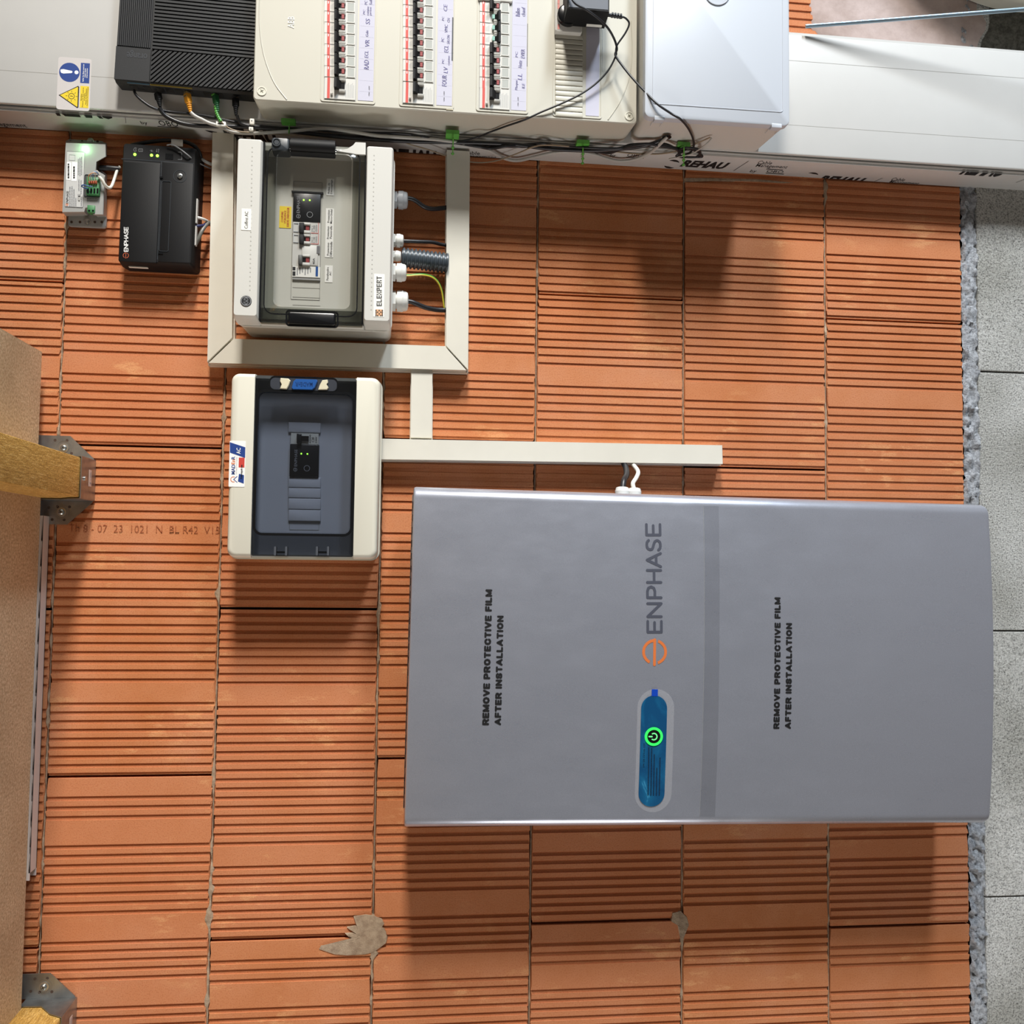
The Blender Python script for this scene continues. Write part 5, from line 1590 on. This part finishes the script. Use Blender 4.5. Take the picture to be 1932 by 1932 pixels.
x, y = vf.l(340, 333, VD)
k = B(); k.annulus(x, y, 0.011, 0.0103, VD, VD + 0.0016, n=24); k.mi = 1; k.lathe((x, y, VD), (0, 0, 1), [(0, 0.0046), (0.0028, 0.0044), (0.0036, 0.003)], 14); k.mi = 0; k.stroke([(x - 0.003, y - 0.002), (x + 0.003, y + 0.002)], 0.0011, VD + 0.0036, VD + 0.0039, False)
part('panel_screw', k.mesh('panel_screw', [M['dgrey'], M['steel']]), gate)
for px, py in ((254.5, 291.5), (286, 293), (297, 294)):
    x, y = vf.l(px, py, VD); k = B(); k.disc(x, y, 0.0024, VD - 0.001, VD + 0.0006, 14)
    part('indicator_light', k.mesh('indicator_light', M['led'], 0), gate)
k = B(); g_ = lambda pts, w=0.0005: k.stroke([vf.l(x, y, VD) for x, y in pts], w, VD, VD + 0.0003)
g_([(252, 283), (254, 279), (257, 279), (256, 282), (257, 285), (254, 286), (252, 283)]); g_([(262, 281), (269, 281), (269, 286), (262, 286), (262, 281)]); g_([(266, 282.5), (266, 284.5)])
g_([(283, 284), (287, 283), (285, 286), (289, 285)]); g_([(296, 281), (296, 287), (294.5, 285)]); g_([(299, 288), (299, 281), (300.5, 283)])
g_([(336, 287), (341, 287), (343, 289), (343, 301), (336, 301)], 0.0006)
part('printed_icons', k.mesh('printed_icons', M['pale_ink'], 0), gate)
k = B(); k.box(vr((312, 290, 327, 301)), VD, VD + 0.0004, 0.001)
part('port', k.mesh('port', M['blackg'], 0), gate)
sp2 = [(c, a_, b_) for c, a_, b_ in (('E', 429, 434), ('S', 435.5, 440.5), ('A', 442, 448), ('H', 449.5, 455), ('P', 456.5, 461.5), ('N', 463, 468.5), ('E', 470, 474.5))]
k = B(); ZZ = VD + 0.0022
vpx = vf.l(241, 400, ZZ)[0] - vf.l(240, 400, ZZ)[0]
logo_word(k, vf, ZZ, sp2, 234.5, 241.5, 1.35 * vpx, ZZ, ZZ + 0.0004)
part('lettering', k.mesh('lettering', M['white_ink'], 0), gate, 'white lettering')
x, y = vf.l(237.5, 482, ZZ)
k = B(); e_logo(k, x, y, 5.6 * vpx, 1.2 * vpx, ZZ, ZZ + 0.0004)
part('brand_emblem', k.mesh('brand_emblem', plain('emblem_rust', '#a85234'), 0), gate, 'orange round emblem')
k = B(); xx = vf.l(242, 504, 0.035)[0]; x2 = vf.l(278, 507, 0.035)[0]; k.quadbox(xx, x2, VY0 - 0.0006, VY0 + 0.001, 0.028, 0.033)
part('white_edge_label', k.mesh('white_edge_label', M['label'], 0), gate)
for ya, yb_ in ((372, 418), (424, 460)):
    k = B(); k.quadbox(VX1 - 0.0005, VX1 + 0.0018, vf.l(367, yb_, VD)[1], vf.l(367, ya, VD)[1], VD - 0.014, VD - 0.006)
    part('terminal_strip', k.mesh('terminal_strip', M['gcab'], 0), gate)
# wires at the gateway
cable('wire_pair', 'blue and white wire loop poking out of the gateway side, upper one', [(366, 410, 'd', 0.04), (376, 411, 'd', 0.036), (385, 414, 'd', 0.03), (391, 417, 'd', 0.02)], 0.0024, M['white'], 'wire', 'gateway wires')
cable('wire_pair', 'blue and white wire loop poking out of the gateway side, lower one', [(366, 427, 'd', 0.04), (376, 426, 'd', 0.036), (384, 425, 'd', 0.03), (391, 420, 'd', 0.018)], 0.0024, plain('navy_wire', '#2b2f58', 0.4), 'wire', 'gateway wires')
cable('sensor_cable', 'grey cable bending from under the gateway into the cream duct', [(370, 460, 'd', 0.03), (374, 452, 'd', 0.034), (380, 438, 'd', 0.034), (387, 427, 'd', 0.028), (396, 419, 'd', 0.018)], 0.0032, plain('dull_grey_cable', '#6b6a64', 0.4))
cable('usb_cable', 'black cable looping over the top of the gateway', [(248, 274, 'd', 0.02), (275, 269, 'd', 0.03), (310, 265, 'd', 0.034), (345, 267, 'd', 0.034), (366, 275, 'd', 0.032), (377, 290, 'd', 0.028), (379, 302, 'd', 0.016)], 0.0034, M['cable'])
cable('antenna_lead', 'thin grey lead crossing the gateway top', [(315, 274, 'd', VD + 0.004), (325, 273, 'd', VD + 0.006), (338, 280, 'd', VD + 0.006), (355, 293, 'd', VD + 0.005), (368, 304, 'd', 0.04), (384, 312, 'd', 0.02), (398, 318, 'd', 0.012)], 0.0011, M['pale_ink'])
cable('data_cable', 'short pale cable stub leaving the gateway for the upright duct', [(381, 300, 'd', 0.02), (390, 306, 'd', 0.02), (401, 311, 'd', 0.016)], 0.0028, M['gcab'])
tf2 = frp(335, 268, 0.05)
k = B(); k.box(tf2.rect((323, 263, 345, 276), 0.05), 0.048, 0.0505, 0.0005)
root(tf2, 'cable_tag', 'clear plastic tag hanging above the gateway', 'tag', mesh=k.mesh('cable_tag', plain('dull_clear', '#77736c', 0.3)))

# ------------------------------------------------------------------ small grey communication unit
ND = 0.045
nf = Fr(0.043, 0.725)
NB = [nf.l(x, y, ND) for x, y in ((123.5, 269), (199, 272), (199.5, 295), (182, 305), (180.5, 322), (197, 333), (194.5, 405), (176, 405), (173, 392), (161, 392), (159, 400), (117, 400.5))]
NC = [nf.l(x, y, 0.0) for x, y in ((129, 271), (204, 275), (204, 297), (190, 306), (189, 322), (204, 334), (203, 412), (186, 412), (183, 405), (170, 405), (168, 410), (127, 410))]
k = B()
k.rings([[(x, y, 0.006) for x, y in NC], [(x, y, 0.012) for x, y in NC], [(x, y, ND - 0.002) for x, y in NB], [(x * 0.985, y * 0.992, ND) for x, y in NB]])
comm = root(nf, 'communication_unit', 'small grey communication unit with a bright green light and open terminals', 'device', mesh=k.mesh('unit_body', M['dbox'], 20))
for (r_, lab) in (((126, 264, 196, 280), 0), ((128, 404, 200, 428), 1)):
    k = B(); c2 = nf.rect(r_, 0.006); k.box(c2, 0.0004, 0.006, 0.004, 0.001, 3)
    fl_ = part('mounting_flange', k.mesh('mounting_flange', M['dbox']), comm)
    ym = 267 if lab == 0 else 419
    for px in (133, 155, 184) if lab == 0 else (135, 151, 179, 192):
        x, y = nf.l(px, ym, 0.006); k = B(); k.disc(x, y, 0.0022, 0.005, 0.0064, 12)
        part('hole', k.mesh('hole', M['backing'], 0), fl_)
    x, y = nf.l(171 if lab == 0 else 165, ym, 0.006); k = B(); k.lathe((x, y, 0.006), (0, 0, 1), [(0, 0.006), (0.001, 0.006), (0.0012, 0.0042), (0.004, 0.0038), (0.005, 0.002)], 14)
    part('screw', k.mesh('screw', M['steel']), fl_)
x, y = nf.l(160.5, 280, ND)
k = B(); k.disc(x, y, 0.0036, ND - 0.001, ND + 0.0008, 16, 0.0006)
part('indicator_light', k.mesh('indicator_light', M['led_w'], 0), comm, 'bright green indicator light')
gl_ = bpy.data.lights.new('indicator_glow', 'POINT'); gl_.energy = 0.022; gl_.color = (0.35, 1.0, 0.4); gl_.shadow_soft_size = 0.004
go_ = bpy.data.objects.new('indicator_glow', gl_); COL.objects.link(go_); go_.parent = comm; go_.location = (x, y, ND + 0.006)
k = B(); k.box(nf.rect((124.5, 286, 158.5, 391), ND), ND - 0.0005, ND + 0.0005, 0.0015)
pl = part('data_plate', k.mesh('data_plate', M['dface'], 0), comm)
k = B(); k.ring(nf.rect((124.5, 286, 158.5, 391), ND), ND, ND + 0.0008, 0.0015, 0.0004, 3); k.ring(nf.rect((130.5, 292, 142, 303), ND), ND, ND + 0.0008, 0.0003, 0.0004, 2)
part('plate_rule', k.mesh('plate_rule', M['pale_ink'], 0), pl)
for r_ in ((125.5, 306, 134, 340), (135.5, 306, 145.5, 342)):
    k = B(); k.box(nf.rect(r_, ND), ND, ND + 0.0008); part('serial_label', k.mesh('serial_label', M['white_ink'], 0), pl)
lettering(nf, pl, [('ENPHASE', (124.8, 360, 129.5, 384)), ('CE', (147, 366, 151.5, 380))], ND + 0.0009, M['ink'], rot=90)
for i, (xa, xb, ya, yb_) in enumerate(((128, 131, 309, 337), (138.5, 141.5, 313, 337), (131.5, 133.2, 352, 389), (135.3, 137, 350, 389), (139, 140.7, 355, 389), (142.6, 144.2, 372, 389), (147.5, 149, 300, 330), (150.5, 152, 296, 332), (153.5, 155, 294, 330), (148.5, 150, 338, 360), (152.5, 154, 340, 366), (153, 154.6, 370, 389))):
    k = B(); word_bars(k, nf, ND, xa, xb, ya, yb_, ND, ND + 0.001, i + 40)
    part('fine_print', k.mesh('fine_print', M['pale_ink'] if i > 1 else M['ink'], 0), pl)
x, y = nf.l(126.6, 386.5, ND); k = B(); s_ = nf.l(127.6, 386, ND)[0] - x; e_logo(k, x, y, 2.6 * s_, 0.7 * s_, ND, ND + 0.0009)
part('brand_emblem', k.mesh('brand_emblem', M['orange_ink'], 0), pl)
def term(r_, n, name, z0, z1):
    k = B(); k.box(nf.rect(r_, z1), z0, z1, 0.0006, 0.0005, 2)
    t_ = part(name, k.mesh(name, M['pcb']), comm)
    w_ = (r_[2] - r_[0]) / n
    for i in range(n):
        k = B(); k.box(nf.rect((r_[0] + w_ * (i + 0.25), r_[3] - (r_[3] - r_[1]) * 0.35, r_[0] + w_ * (i + 0.8), r_[3] - 2), z1), z1 - 0.001, z1 + 0.0004)
        part('socket', k.mesh('socket', M['blackg'], 0), t_)
    return t_
t1 = term((163, 334, 187, 367), 4, 'terminal_block', ND - 0.004, ND + 0.008)
term((164.5, 387, 179, 401), 2, 'terminal_block', ND - 0.008, ND + 0.002)
k = B(); k.ring(nf.rect((159, 330, 190, 372), ND), ND - 0.001, ND + 0.0012, 0.003, 0.0008, 3)
part('terminal_well', k.mesh('terminal_well', M['dgrey']), comm)
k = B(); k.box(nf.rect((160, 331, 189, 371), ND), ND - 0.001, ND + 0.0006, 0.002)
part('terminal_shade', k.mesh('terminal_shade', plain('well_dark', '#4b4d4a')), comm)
for i in range(4):
    k = B(); c2 = nf.rect((166.5 + i * 4.2, 340, 169.7 + i * 4.2, 346), ND + 0.012); k.box(c2, ND + 0.008, ND + 0.012, 0.0006, 0.0006, 2)
    part('lever', k.mesh('lever', plain('lever_red', '#9c4a2c', 0.45)), t1)
    x, y = nf.l(166 + i * 5.2, 373.5, ND); k = B(); k.annulus(x, y, 0.0023, 0.0018, ND, ND + 0.0006, n=16)
    part('print_ring', k.mesh('print_ring', M['pale_ink'], 0), comm)
cols = ('#d8a070', '#c9cdd6', '#7d9ac0', '#d9d2c6')
for i, hx in enumerate(cols):
    cable('core_wire', '%s core wire looping from the green terminals into the cable' % ('orange', 'pale grey', 'blue', 'cream')[i], [(167 + i * 4.4, 340, 'd', ND + 0.01), (167.5 + i * 4, 331 - i * 1.5, 'd', ND + 0.016), (176 + i * 2.5, 326 - i * 1.2, 'd', ND + 0.018), (184 + i * 1.5, 329 + i, 'd', ND + 0.014), (190, 338 + i, 'd', 0.05)], 0.0008, plain('core_%d' % i, hx, 0.45), 'wire', 'terminal wires')
cable('resistor_wire', 'blue resistor on a loop of wire at the green terminals', [(174, 352, 'd', ND + 0.012), (166, 351, 'd', ND + 0.014), (158, 349, 'd', ND + 0.014), (154, 351, 'd', ND + 0.012), (158, 354, 'd', ND + 0.010), (166, 356, 'd', ND + 0.010)], 0.0010, plain('resistor_blue', '#34558f', 0.4), 'wire')
cable('data_cable', 'white data cable bending from the small grey unit to the gateway', [(186, 332, 'd', 0.058), (193, 340, 'd', 0.056), (198, 349, 'd', 0.052), (204, 354, 'd', 0.045), (210, 352, 'd', 0.04), (215, 340, 'd', 0.034), (221, 322, 'd', 0.03), (226, 315, 'd', 0.026)], 0.0026, M['wcab'])
cable('power_lead', 'black lead plugged into the notch of the small grey unit', [(188, 317, 'd', 0.03), (200, 317, 'd', 0.03), (212, 318, 'd', 0.03), (226, 319, 'd', 0.028)], 0.0048, M['cable'])
# ------------------------------------------------------------------ power adapter on the board's socket
pf = frp(1105, 25, 0.19)
PD0, PD1 = AD + 0.0125, 0.208
k = B()
xa, xb = pf.l(1062, 30, PD0)[0], pf.l(1140, 30, PD0)[0]
yb0 = pf.l(1100, 50.5, PD0)[1]
xa1, xb1 = pf.l(1071.5, 10, PD1)[0], pf.l(1150, 10, PD1)[0]
yb1 = pf.l(1110, 17.5, PD1)[1]
ht = 0.075
k.rings([[(xa, yb0, PD0), (xb, yb0 - 0.0005, PD0), (xb, ht, PD0), (xa, ht, PD0)], [(xa1 - 0.001, yb1 - 0.0012, PD1 - 0.002), (xb1 + 0.0, yb1 - 0.0024, PD1 - 0.002), (xb1, ht, PD1 - 0.002), (xa1 - 0.001, ht, PD1 - 0.002)], [(xa1, yb1, PD1), (xb1 - 0.001, yb1 - 0.0012, PD1), (xb1 - 0.001, ht, PD1), (xa1, ht, PD1)]])
adp = root(pf, 'power_adapter', 'black plug-in power adapter with two thin cables on the board socket', 'adapter', mesh=k.mesh('adapter_body', M['black'], 0))
k = B(); cx, cy, w, h = pf.rect((1073, -60, 1148, 16), PD1); k.box((cx, cy, w - 0.001, h), PD1 - 0.001, PD1 + 0.0006)
part('label_face', k.mesh('label_face', plain('slate_label', '#5c6068', 0.5), 0), adp)
k = B()
# round plug base peeping out and the white rating label
k.lathe((xa + 0.008, pf.l(1066, 31, PD0)[1], PD0), (0, 0, 1), [(-0.001, 0.018), (0.008, 0.018), (0.010, 0.015)], 24)
part('plug_base', k.mesh('plug_base', M['blackg']), adp)
k = B()
t0, t1 = 0.05, 0.16
def slp(px, t):
    y = yb0 + (yb1 - 0.0012 - yb0) * t; z = PD0 + (PD1 - 0.002 - PD0) * t
    return (pf.l(px, 40, z)[0], y - 0.0006, z)
k.face([k.bm.verts.new(p) for p in (slp(1106, t0), slp(1135, t0), slp(1136, t1 + 0.06), slp(1107, t1 + 0.06))])
part('rating_label', k.mesh('rating_label', M['label'], 0), adp)
x, y = pf.l(1150, 28, 0.185)
k = B()
for i in range(4): k.lathe((x + 0.0035 + i * 0.0047, y - 0.0003 * i, 0.185), (1, -0.1, 0), [(0, 0.0045), (0.0028, 0.0042)], 12)
k.lathe((x - 0.004, y, 0.185), (1, -0.1, 0), [(0, 0.0032), (0.026, 0.0026)], 12)
part('strain_relief', k.mesh('strain_relief', M['cable']), adp)
def lead(pts, r, name='lead'):
    P = [pf.pt(p[0], p[1], p[3]) if p[2] == 'd' else pf.ptb(p[0], p[1], p[3]) for p in pts]
    k = B(); k.tube(P, r, 8, 8)
    part(name, k.mesh(name, M['cable'], 60), adp)
CB_ = 0.8155
lead([(1172, 31, 'd', 0.185), (1181, 35, 'd', 0.183), (1187, 45, 'd', 0.18), (1180, 62, 'd', 0.176), (1165, 84, 'd', 0.171), (1162, 95, 'd', 0.168), (1162, 105, 'd', 0.165), (1148, 132, 'd', 0.16), (1125, 157, 'd', 0.156), (1095, 178, 'd', 0.154), (1060, 195, 'd', 0.152), (1020, 212, 'd', 0.149), (990, 226, 'd', 0.142), (955, 238, 'd', 0.118), (925, 249, 'd', 0.09), (900, 259, 'b', CB_), (870, 266, 'b', CB_), (830, 267, 'b', CB_)], 0.0016)
lead([(1073, -12, 'd', 0.214), (1085, 6, 'd', 0.216), (1105, 18, 'd', 0.215), (1130, 36, 'd', 0.205), (1147, 53, 'd', 0.19), (1159, 74, 'd', 0.178), (1164, 92, 'd', 0.171), (1161, 104, 'd', 0.168), (1172, 121, 'd', 0.17), (1192, 146, 'd', 0.178), (1214, 170, 'd', 0.192), (1240, 196, 'd', 0.2045), (1266, 214, 'd', 0.2045), (1284, 225, 'd', 0.2045), (1298, 241, 'd', 0.18), (1307, 260, 'd', 0.14), (1309, 275, 'b', 0.812), (1303, 287, 'b', 0.812), (1292, 292, 'b', 0.812)], 0.0019)

# ------------------------------------------------------------------ cables along the trunk
def run(name, label, pts, r, mat, group='cables along the trunk', n=8):
    return cable(name, label, pts, r, mat, 'cable', group, n, 6)
B0, B1, B2 = 0.8185, 0.8135, 0.8085
def plug(o, f, px, py, d, mat, dirv, Ls, w, name='plug'):
    """moulded plug and ribbed boot at a router port"""
    p = f.pt(px, py, d); dv = Vector(dirv).normalized()
    k = B()
    u = dv.orthogonal().normalized()
    k.lathe(p, dv, [(0, w), (Ls * 0.45, w), (Ls * 0.5, w * 0.9)], 4, PI / 4)
    for i in range(4): k.lathe(p + dv * Ls * (0.5 + 0.12 * i), dv, [(0, w * (0.75 - 0.07 * i)), (Ls * 0.07, w * (0.75 - 0.07 * i))], 10)
    k.lathe(p + dv * Ls * 0.45, dv, [(0, w * 0.55), (Ls * 0.6, w * 0.4)], 10)
    part(name, k.mesh(name, mat, 30), o)
RD = RZ - 0.018
o, f = run('network_cable', 'black network cable from the router joining the cable bundle', [(301, 203, 'd', RD - 0.001), (306, 212, 'd', 0.083), (318, 222, 'd', 0.080), (345, 233, 'd', 0.078), (380, 237.5, 'd', 0.077), (430, 238.5, 'd', 0.076), (475, 240, 'd', 0.074), (545, 247, 'b', B1), (620, 256, 'b', B1), (700, 263, 'b', B1), (780, 267, 'b', B1), (860, 268.5, 'b', B1), (960, 272, 'b', B1), (1040, 281, 'b', B1), (1110, 284, 'b', B1), (1170, 281, 'b', B1), (1215, 275, 'b', B1), (1245, 266, 'b', B0), (1258, 259, 'b', 0.8205)], 0.0034, M['cable'])
plug(o, f, 297.5, 176, RD, M['black'], (0.004, -0.02, 0), 0.022, 0.0062)
o, f = run('network_cable', 'thin black phone cable from the router corner to the cable bundle', [(253, 170, 'd', RD), (256, 178, 'd', RD + 0.002), (268, 190, 'd', RD + 0.002), (290, 204, 'd', RD), (320, 211, 'd', 0.078), (360, 215, 'd', 0.077), (400, 221, 'd', 0.077), (440, 230, 'd', 0.076), (490, 238, 'd', 0.074), (560, 243, 'b', B0), (680, 250, 'b', B0), (760, 252, 'b', B0), (800, 258, 'b', B0), (850, 265, 'b', B0), (930, 275, 'b', B1), (990, 277, 'b', B1), (1060, 276, 'b', B0), (1110, 279, 'b', B1), (1165, 280, 'b', B1), (1190, 273, 'b', B0), (1230, 271, 'b', B0), (1256, 272, 'b', B0), (1275, 281, 'b', B0)], 0.0023, M['cable'])
o, f = run('network_cable', 'white network cable with an orange boot plugged into the router', [(360, 212, 'd', RD), (368, 219, 'd', 0.086), (382, 226, 'd', 0.084), (394, 232, 'd', 0.082), (410, 237, 'd', 0.08), (426, 244, 'd', 0.078), (445, 250, 'd', 0.076), (478, 251.5, 'd', 0.072), (540, 248, 'b', B2), (585, 244, 'b', B2), (617, 242.5, 'b', B2), (660, 248, 'b', B2), (710, 256, 'b', B2), (770, 260, 'b', B2), (830, 264, 'b', B1), (890, 273, 'b', B1), (925, 285, 'b', B1), (950, 298, 'b', B1), (975, 303, 'b', B1), (1005, 297, 'b', B1), (1045, 288, 'b', B1), (1085, 286, 'b', B1), (1120, 291, 'b', B1), (1145, 299, 'b', B1), (1172, 304, 'b', B1), (1203, 299, 'b', B1), (1228, 287, 'b', B1), (1247, 270, 'b', B1), (1259, 258, 'b', 0.8195)], 0.0030, M['gcab'])
plug(o, f, 353, 178, RD, M['orange'], (0.006, -0.028, 0), 0.029, 0.0062)
k = B(); p = f.pt(353, 171, RD); k.lathe(p, (0, -1, 0), [(0, 0.0055), (0.012, 0.0055)], 4, PI / 4); part('plug', k.mesh('clear_plug', plain('clear_plug', '#a58f6a', 0.25)), o)
o, f = run('fibre_cable', 'thin beige fibre cable with a green connector at the router', [(417, 229, 'd', RD), (428, 239, 'd', 0.082), (443, 246, 'd', 0.078), (470, 250, 'd', 0.074), (560, 256, 'b', B0), (680, 262, 'b', B0), (750, 265, 'b', B1), (775, 273, 'b', B1), (810, 283, 'b', B2), (845, 295, 'b', B2), (885, 305, 'b', B2), (915, 306.5, 'b', B2), (945, 301, 'b', B2), (980, 288, 'b', B2), (1010, 276, 'b', B2), (1040, 274, 'b', B1), (1090, 278, 'b', B0), (1150, 285, 'b', B0), (1200, 290, 'b', B0), (1250, 290, 'b', B0), (1290, 281, 'b', B0), (1320, 268, 'b', B0), (1340, 259, 'b', 0.8192)], 0.0012, M['bcab'], n=6)
plug(o, f, 406, 181, RD, M['dgreen'], (0.004, -0.02, 0), 0.026, 0.0056)
k = B(); p = f.pt(405, 174, RD); k.lathe(p, (0, -1, 0), [(0, 0.0062), (0.006, 0.0058)], 4, PI / 4); part('plug', k.mesh('fibre_plug', M['green']), o)
P = [f.pt(406.5, 201, RD), f.pt(408.5, 212, RD), f.pt(412, 221, RD), f.pt(417, 229, RD)]
k = B(); k.tube(P, 0.0022, 8)
q = spline(P, 5)
for a_, b_ in zip(q[::2], q[1::2]): k.lathe(a_, b_ - a_, [(0, 0.0029), ((b_ - a_).length * 0.9, 0.0029)], 8)
part('boot', k.mesh('boot', M['green'], 30), o)
o, f = run('power_cable', 'black power lead plugged into the router beside the breaker board', [(447, 217, 'd', RD), (450, 226, 'd', 0.082), (456, 234, 'd', 0.078), (480, 239, 'd', 0.075), (560, 249, 'b', B1), (660, 259, 'b', B0), (760, 256, 'b', B0), (800, 258, 'b', B1), (840, 266, 'b', B0), (900, 276, 'b', B2), (925, 280, 'b', B2), (955, 276, 'b', B2), (1000, 273, 'b', B0), (1030, 271, 'b', B0), (1060, 283, 'b', B0), (1120, 286, 'b', B0), (1150, 288, 'b', B1), (1172, 281, 'b', B1), (1215, 272, 'b', B1), (1262, 277, 'b', B1), (1290, 286, 'b', B1)], 0.0028, M['cable'])
plug(o, f, 444.5, 186, RD, M['black'], (0.001, -0.02, 0), 0.027, 0.0058)
# coil of spare lead and white ties by the last clip
pts = []
for i in range(26):
    t = i / 25 * 5.2 * PI
    pts.append((1300 + 24 * math.cos(t) * (1 - 0.012 * i) + 5 * math.sin(i * 1.7), 290 + 9 * math.sin(t) + 2.5 * math.cos(i * 1.3), 'b', 0.812 - 0.0006 * (i % 5)))
run('spare_lead', 'small tangle of spare black lead hanging near the last green clip', pts, 0.0019, M['cable'])
run('tie_strip', 'white tie strip sticking out of the black tangle', [(1262, 300, 'b', B2), (1280, 296, 'b', B2), (1305, 290, 'b', B2), (1330, 274, 'b', B2), (1343, 260, 'b', B0)], 0.0013, M['gcab'], None)
k_, f_ = None, Fr(*onb(1235, 285, B0)[:2])
# green adhesive clips
clips = (('green cable clip at the upper edge of the clear-doored enclosure', 544.5, 232.5, 26, 6.5, 252, False), ('green cable clip hanging above the end of the cream duct', 853.5, 256, 25, 10.5, 292, True), ('green cable clip with beads below the blank row of the breaker board', 1098.5, 274.5, 24, 11, 309, True), ('green cable clip beside the black tangle of spare lead', 1289, 276, 24, 6, 312, True))
for lab, px, py, w_, h_, yend, beads in clips:
    a_, b_, d_ = onb(px, py, 0.8180)
    cfr = Fr(a_, b_)
    dtop = onb(px, py - h_ / 2, 0.8180)[2]; dbot = onb(px, py + h_ / 2, 0.8180)[2]
    W2 = (onb(px + w_ / 2, py, 0.8180)[0] - onb(px - w_ / 2, py, 0.8180)[0]) / 2
    k = B()
    k.rings([[(-W2, 0.0052, z) for z in (0,)] and [(-W2, 0.0053, dbot), (W2, 0.0053, dbot), (W2, 0.0053, dtop), (-W2, 0.0053, dtop)], [(-W2, -0.0015, dbot), (W2, -0.0015, dbot), (W2, -0.0015, dtop), (-W2, -0.0015, dtop)]])
    o = root(cfr, 'cable_clip', lab, 'clip', 'green cable clips', mesh=k.mesh('clip_base', M['green'], 20))
    P = [cfr.ptb(px + 1.5, py + h_ / 2 - 1, 0.806), cfr.ptb(px + 1.2, (py + yend) / 2, 0.8045), cfr.ptb(px + 0.5, yend, 0.806)]
    k = B(); k.tube(P, 0.0011, 6)
    if beads:
        q = spline(P, 12)
        for j in ((11, 17, 23) if yend > 300 else (15, 22)):
            c_ = q[j]
            k.rings([[c_ + Vector((0.0031 * math.sin(v) * math.cos(u), 0.002 * math.sin(v) * math.sin(u), 0.0036 * math.cos(v))) for u in [2 * PI * i / 8 for i in range(8)]] for v in [0.15 + (PI - 0.3) * i / 6 for i in range(7)]])
    part('strap', k.mesh('strap', M['green'], 40), o)
# white cable markers
for lab, r_, d_ in (('white marker tag clipped on the cables below the green fibre plug', (407.5, 229.5, 426, 238), 0.084), ('white marker tag standing on the cables at the board corner, nearer the router', (471, 224, 480, 235), 0.081), ('white marker tag standing on the cables at the board corner, nearer the wall', (469.5, 239.5, 478, 247), 0.078)):
    tfr = frp((r_[0] + r_[2]) / 2, (r_[1] + r_[3]) / 2, d_)
    k = B(); k.box(tfr.rect(r_, d_), d_ - 0.008, d_ + 0.0012, 0.0012, 0.0006, 2)
    o = root(tfr, 'marker_tag', lab, 'tag', 'white cable markers', mesh=k.mesh('marker_tag', M['label']))
    k = B(); c2 = tfr.rect((r_[0] + 3, r_[1] + 3, r_[2] - 4, r_[1] + 5), d_ + 0.0012); k.box(c2, d_ + 0.001, d_ + 0.0014)
    part('print', k.mesh('print', M['ink'], 0), o)

# ------------------------------------------------------------------ top right corner: metal tube and cream tank
A0 = Vector((*at(1528, 49, 0.085), 0.085)); A1 = Vector((*at(1950, 16, 0.16), 0.16))
A0 -= (A1 - A0) * 0.02
rfm = Fr(A0.x, A0.y)
k = B(); e1 = A1 - A0
k.tube([(0, 0, A0.z), (e1.x * 1.6, e1.y * 1.6, A0.z + e1.z * 1.6)], 0.0036, 12, smooth=False)
root(rfm, 'metal_tube', 'thin bluish zinc tube leaning across the top right corner', 'tube', mesh=k.mesh('metal_tube', M['rod'], 60))
tc = frp(1956, -332, 0.06)
RT = 0.352
k = B()
k.lathe((0, 0, 0.0), (0, 0, 1), [(0.004, RT - 0.012), (0.05, RT - 0.008), (0.078, RT), (0.09, RT - 0.002), (0.096, RT - 0.010), (0.098, RT - 0.03)], 96)
root(tc, 'plastic_tub', 'smooth round-edged cream tub peeking into the top right corner', 'tub', mesh=k.mesh('tub_shell', M['tank'], 60))
import OpenImageIO as oiio, numpy as np
b=oiio.ImageBuf('/workdir/render_main.png'); a=b.get_pixels(oiio.UINT8)[:,:,:3]; s=a.shape[1]/1932
P={'ABB left (226,222,208)':(545,110),'ABB right (232,233,226)':(1020,120),'lid (222,228,240)':(1330,120),'trunk R (218,224,236)':(1700,200),'trunk L (218,210,195)':(60,80),'brick TR (205,128,90)':(1650,520),'brick L (195,112,65)':(250,650),'brick BL (165,90,45)':(550,1700),'brick mid (205,115,65)':(1100,700),'bat UR (145,150,165)':(1600,1050),'bat LL (105,105,103)':(850,1450),'AC1 strip (228,228,222)':(460,500),'duct R (225,220,208)':(862,560),'AC2 shadow (92,48,30)':(580,1130),'bat shadow(92,50,32)':(1100,1650),'chip top (165,140,105)':(30,720),'chip low (115,88,62)':(30,1300),'block (165,165,160)':(1890,900),'trunk side (190,178,162)':(1600,330),'abb side (180,172,158)':(800,225),'shade brick top (105,60,42)':(1100,370)}
for k,(x,y) in P.items():
    X,Y=int(x*s),int(y*s); p=a[Y-6:Y+7,X-6:X+7].reshape(-1,3); print(k,p.mean(0).round().astype(int))
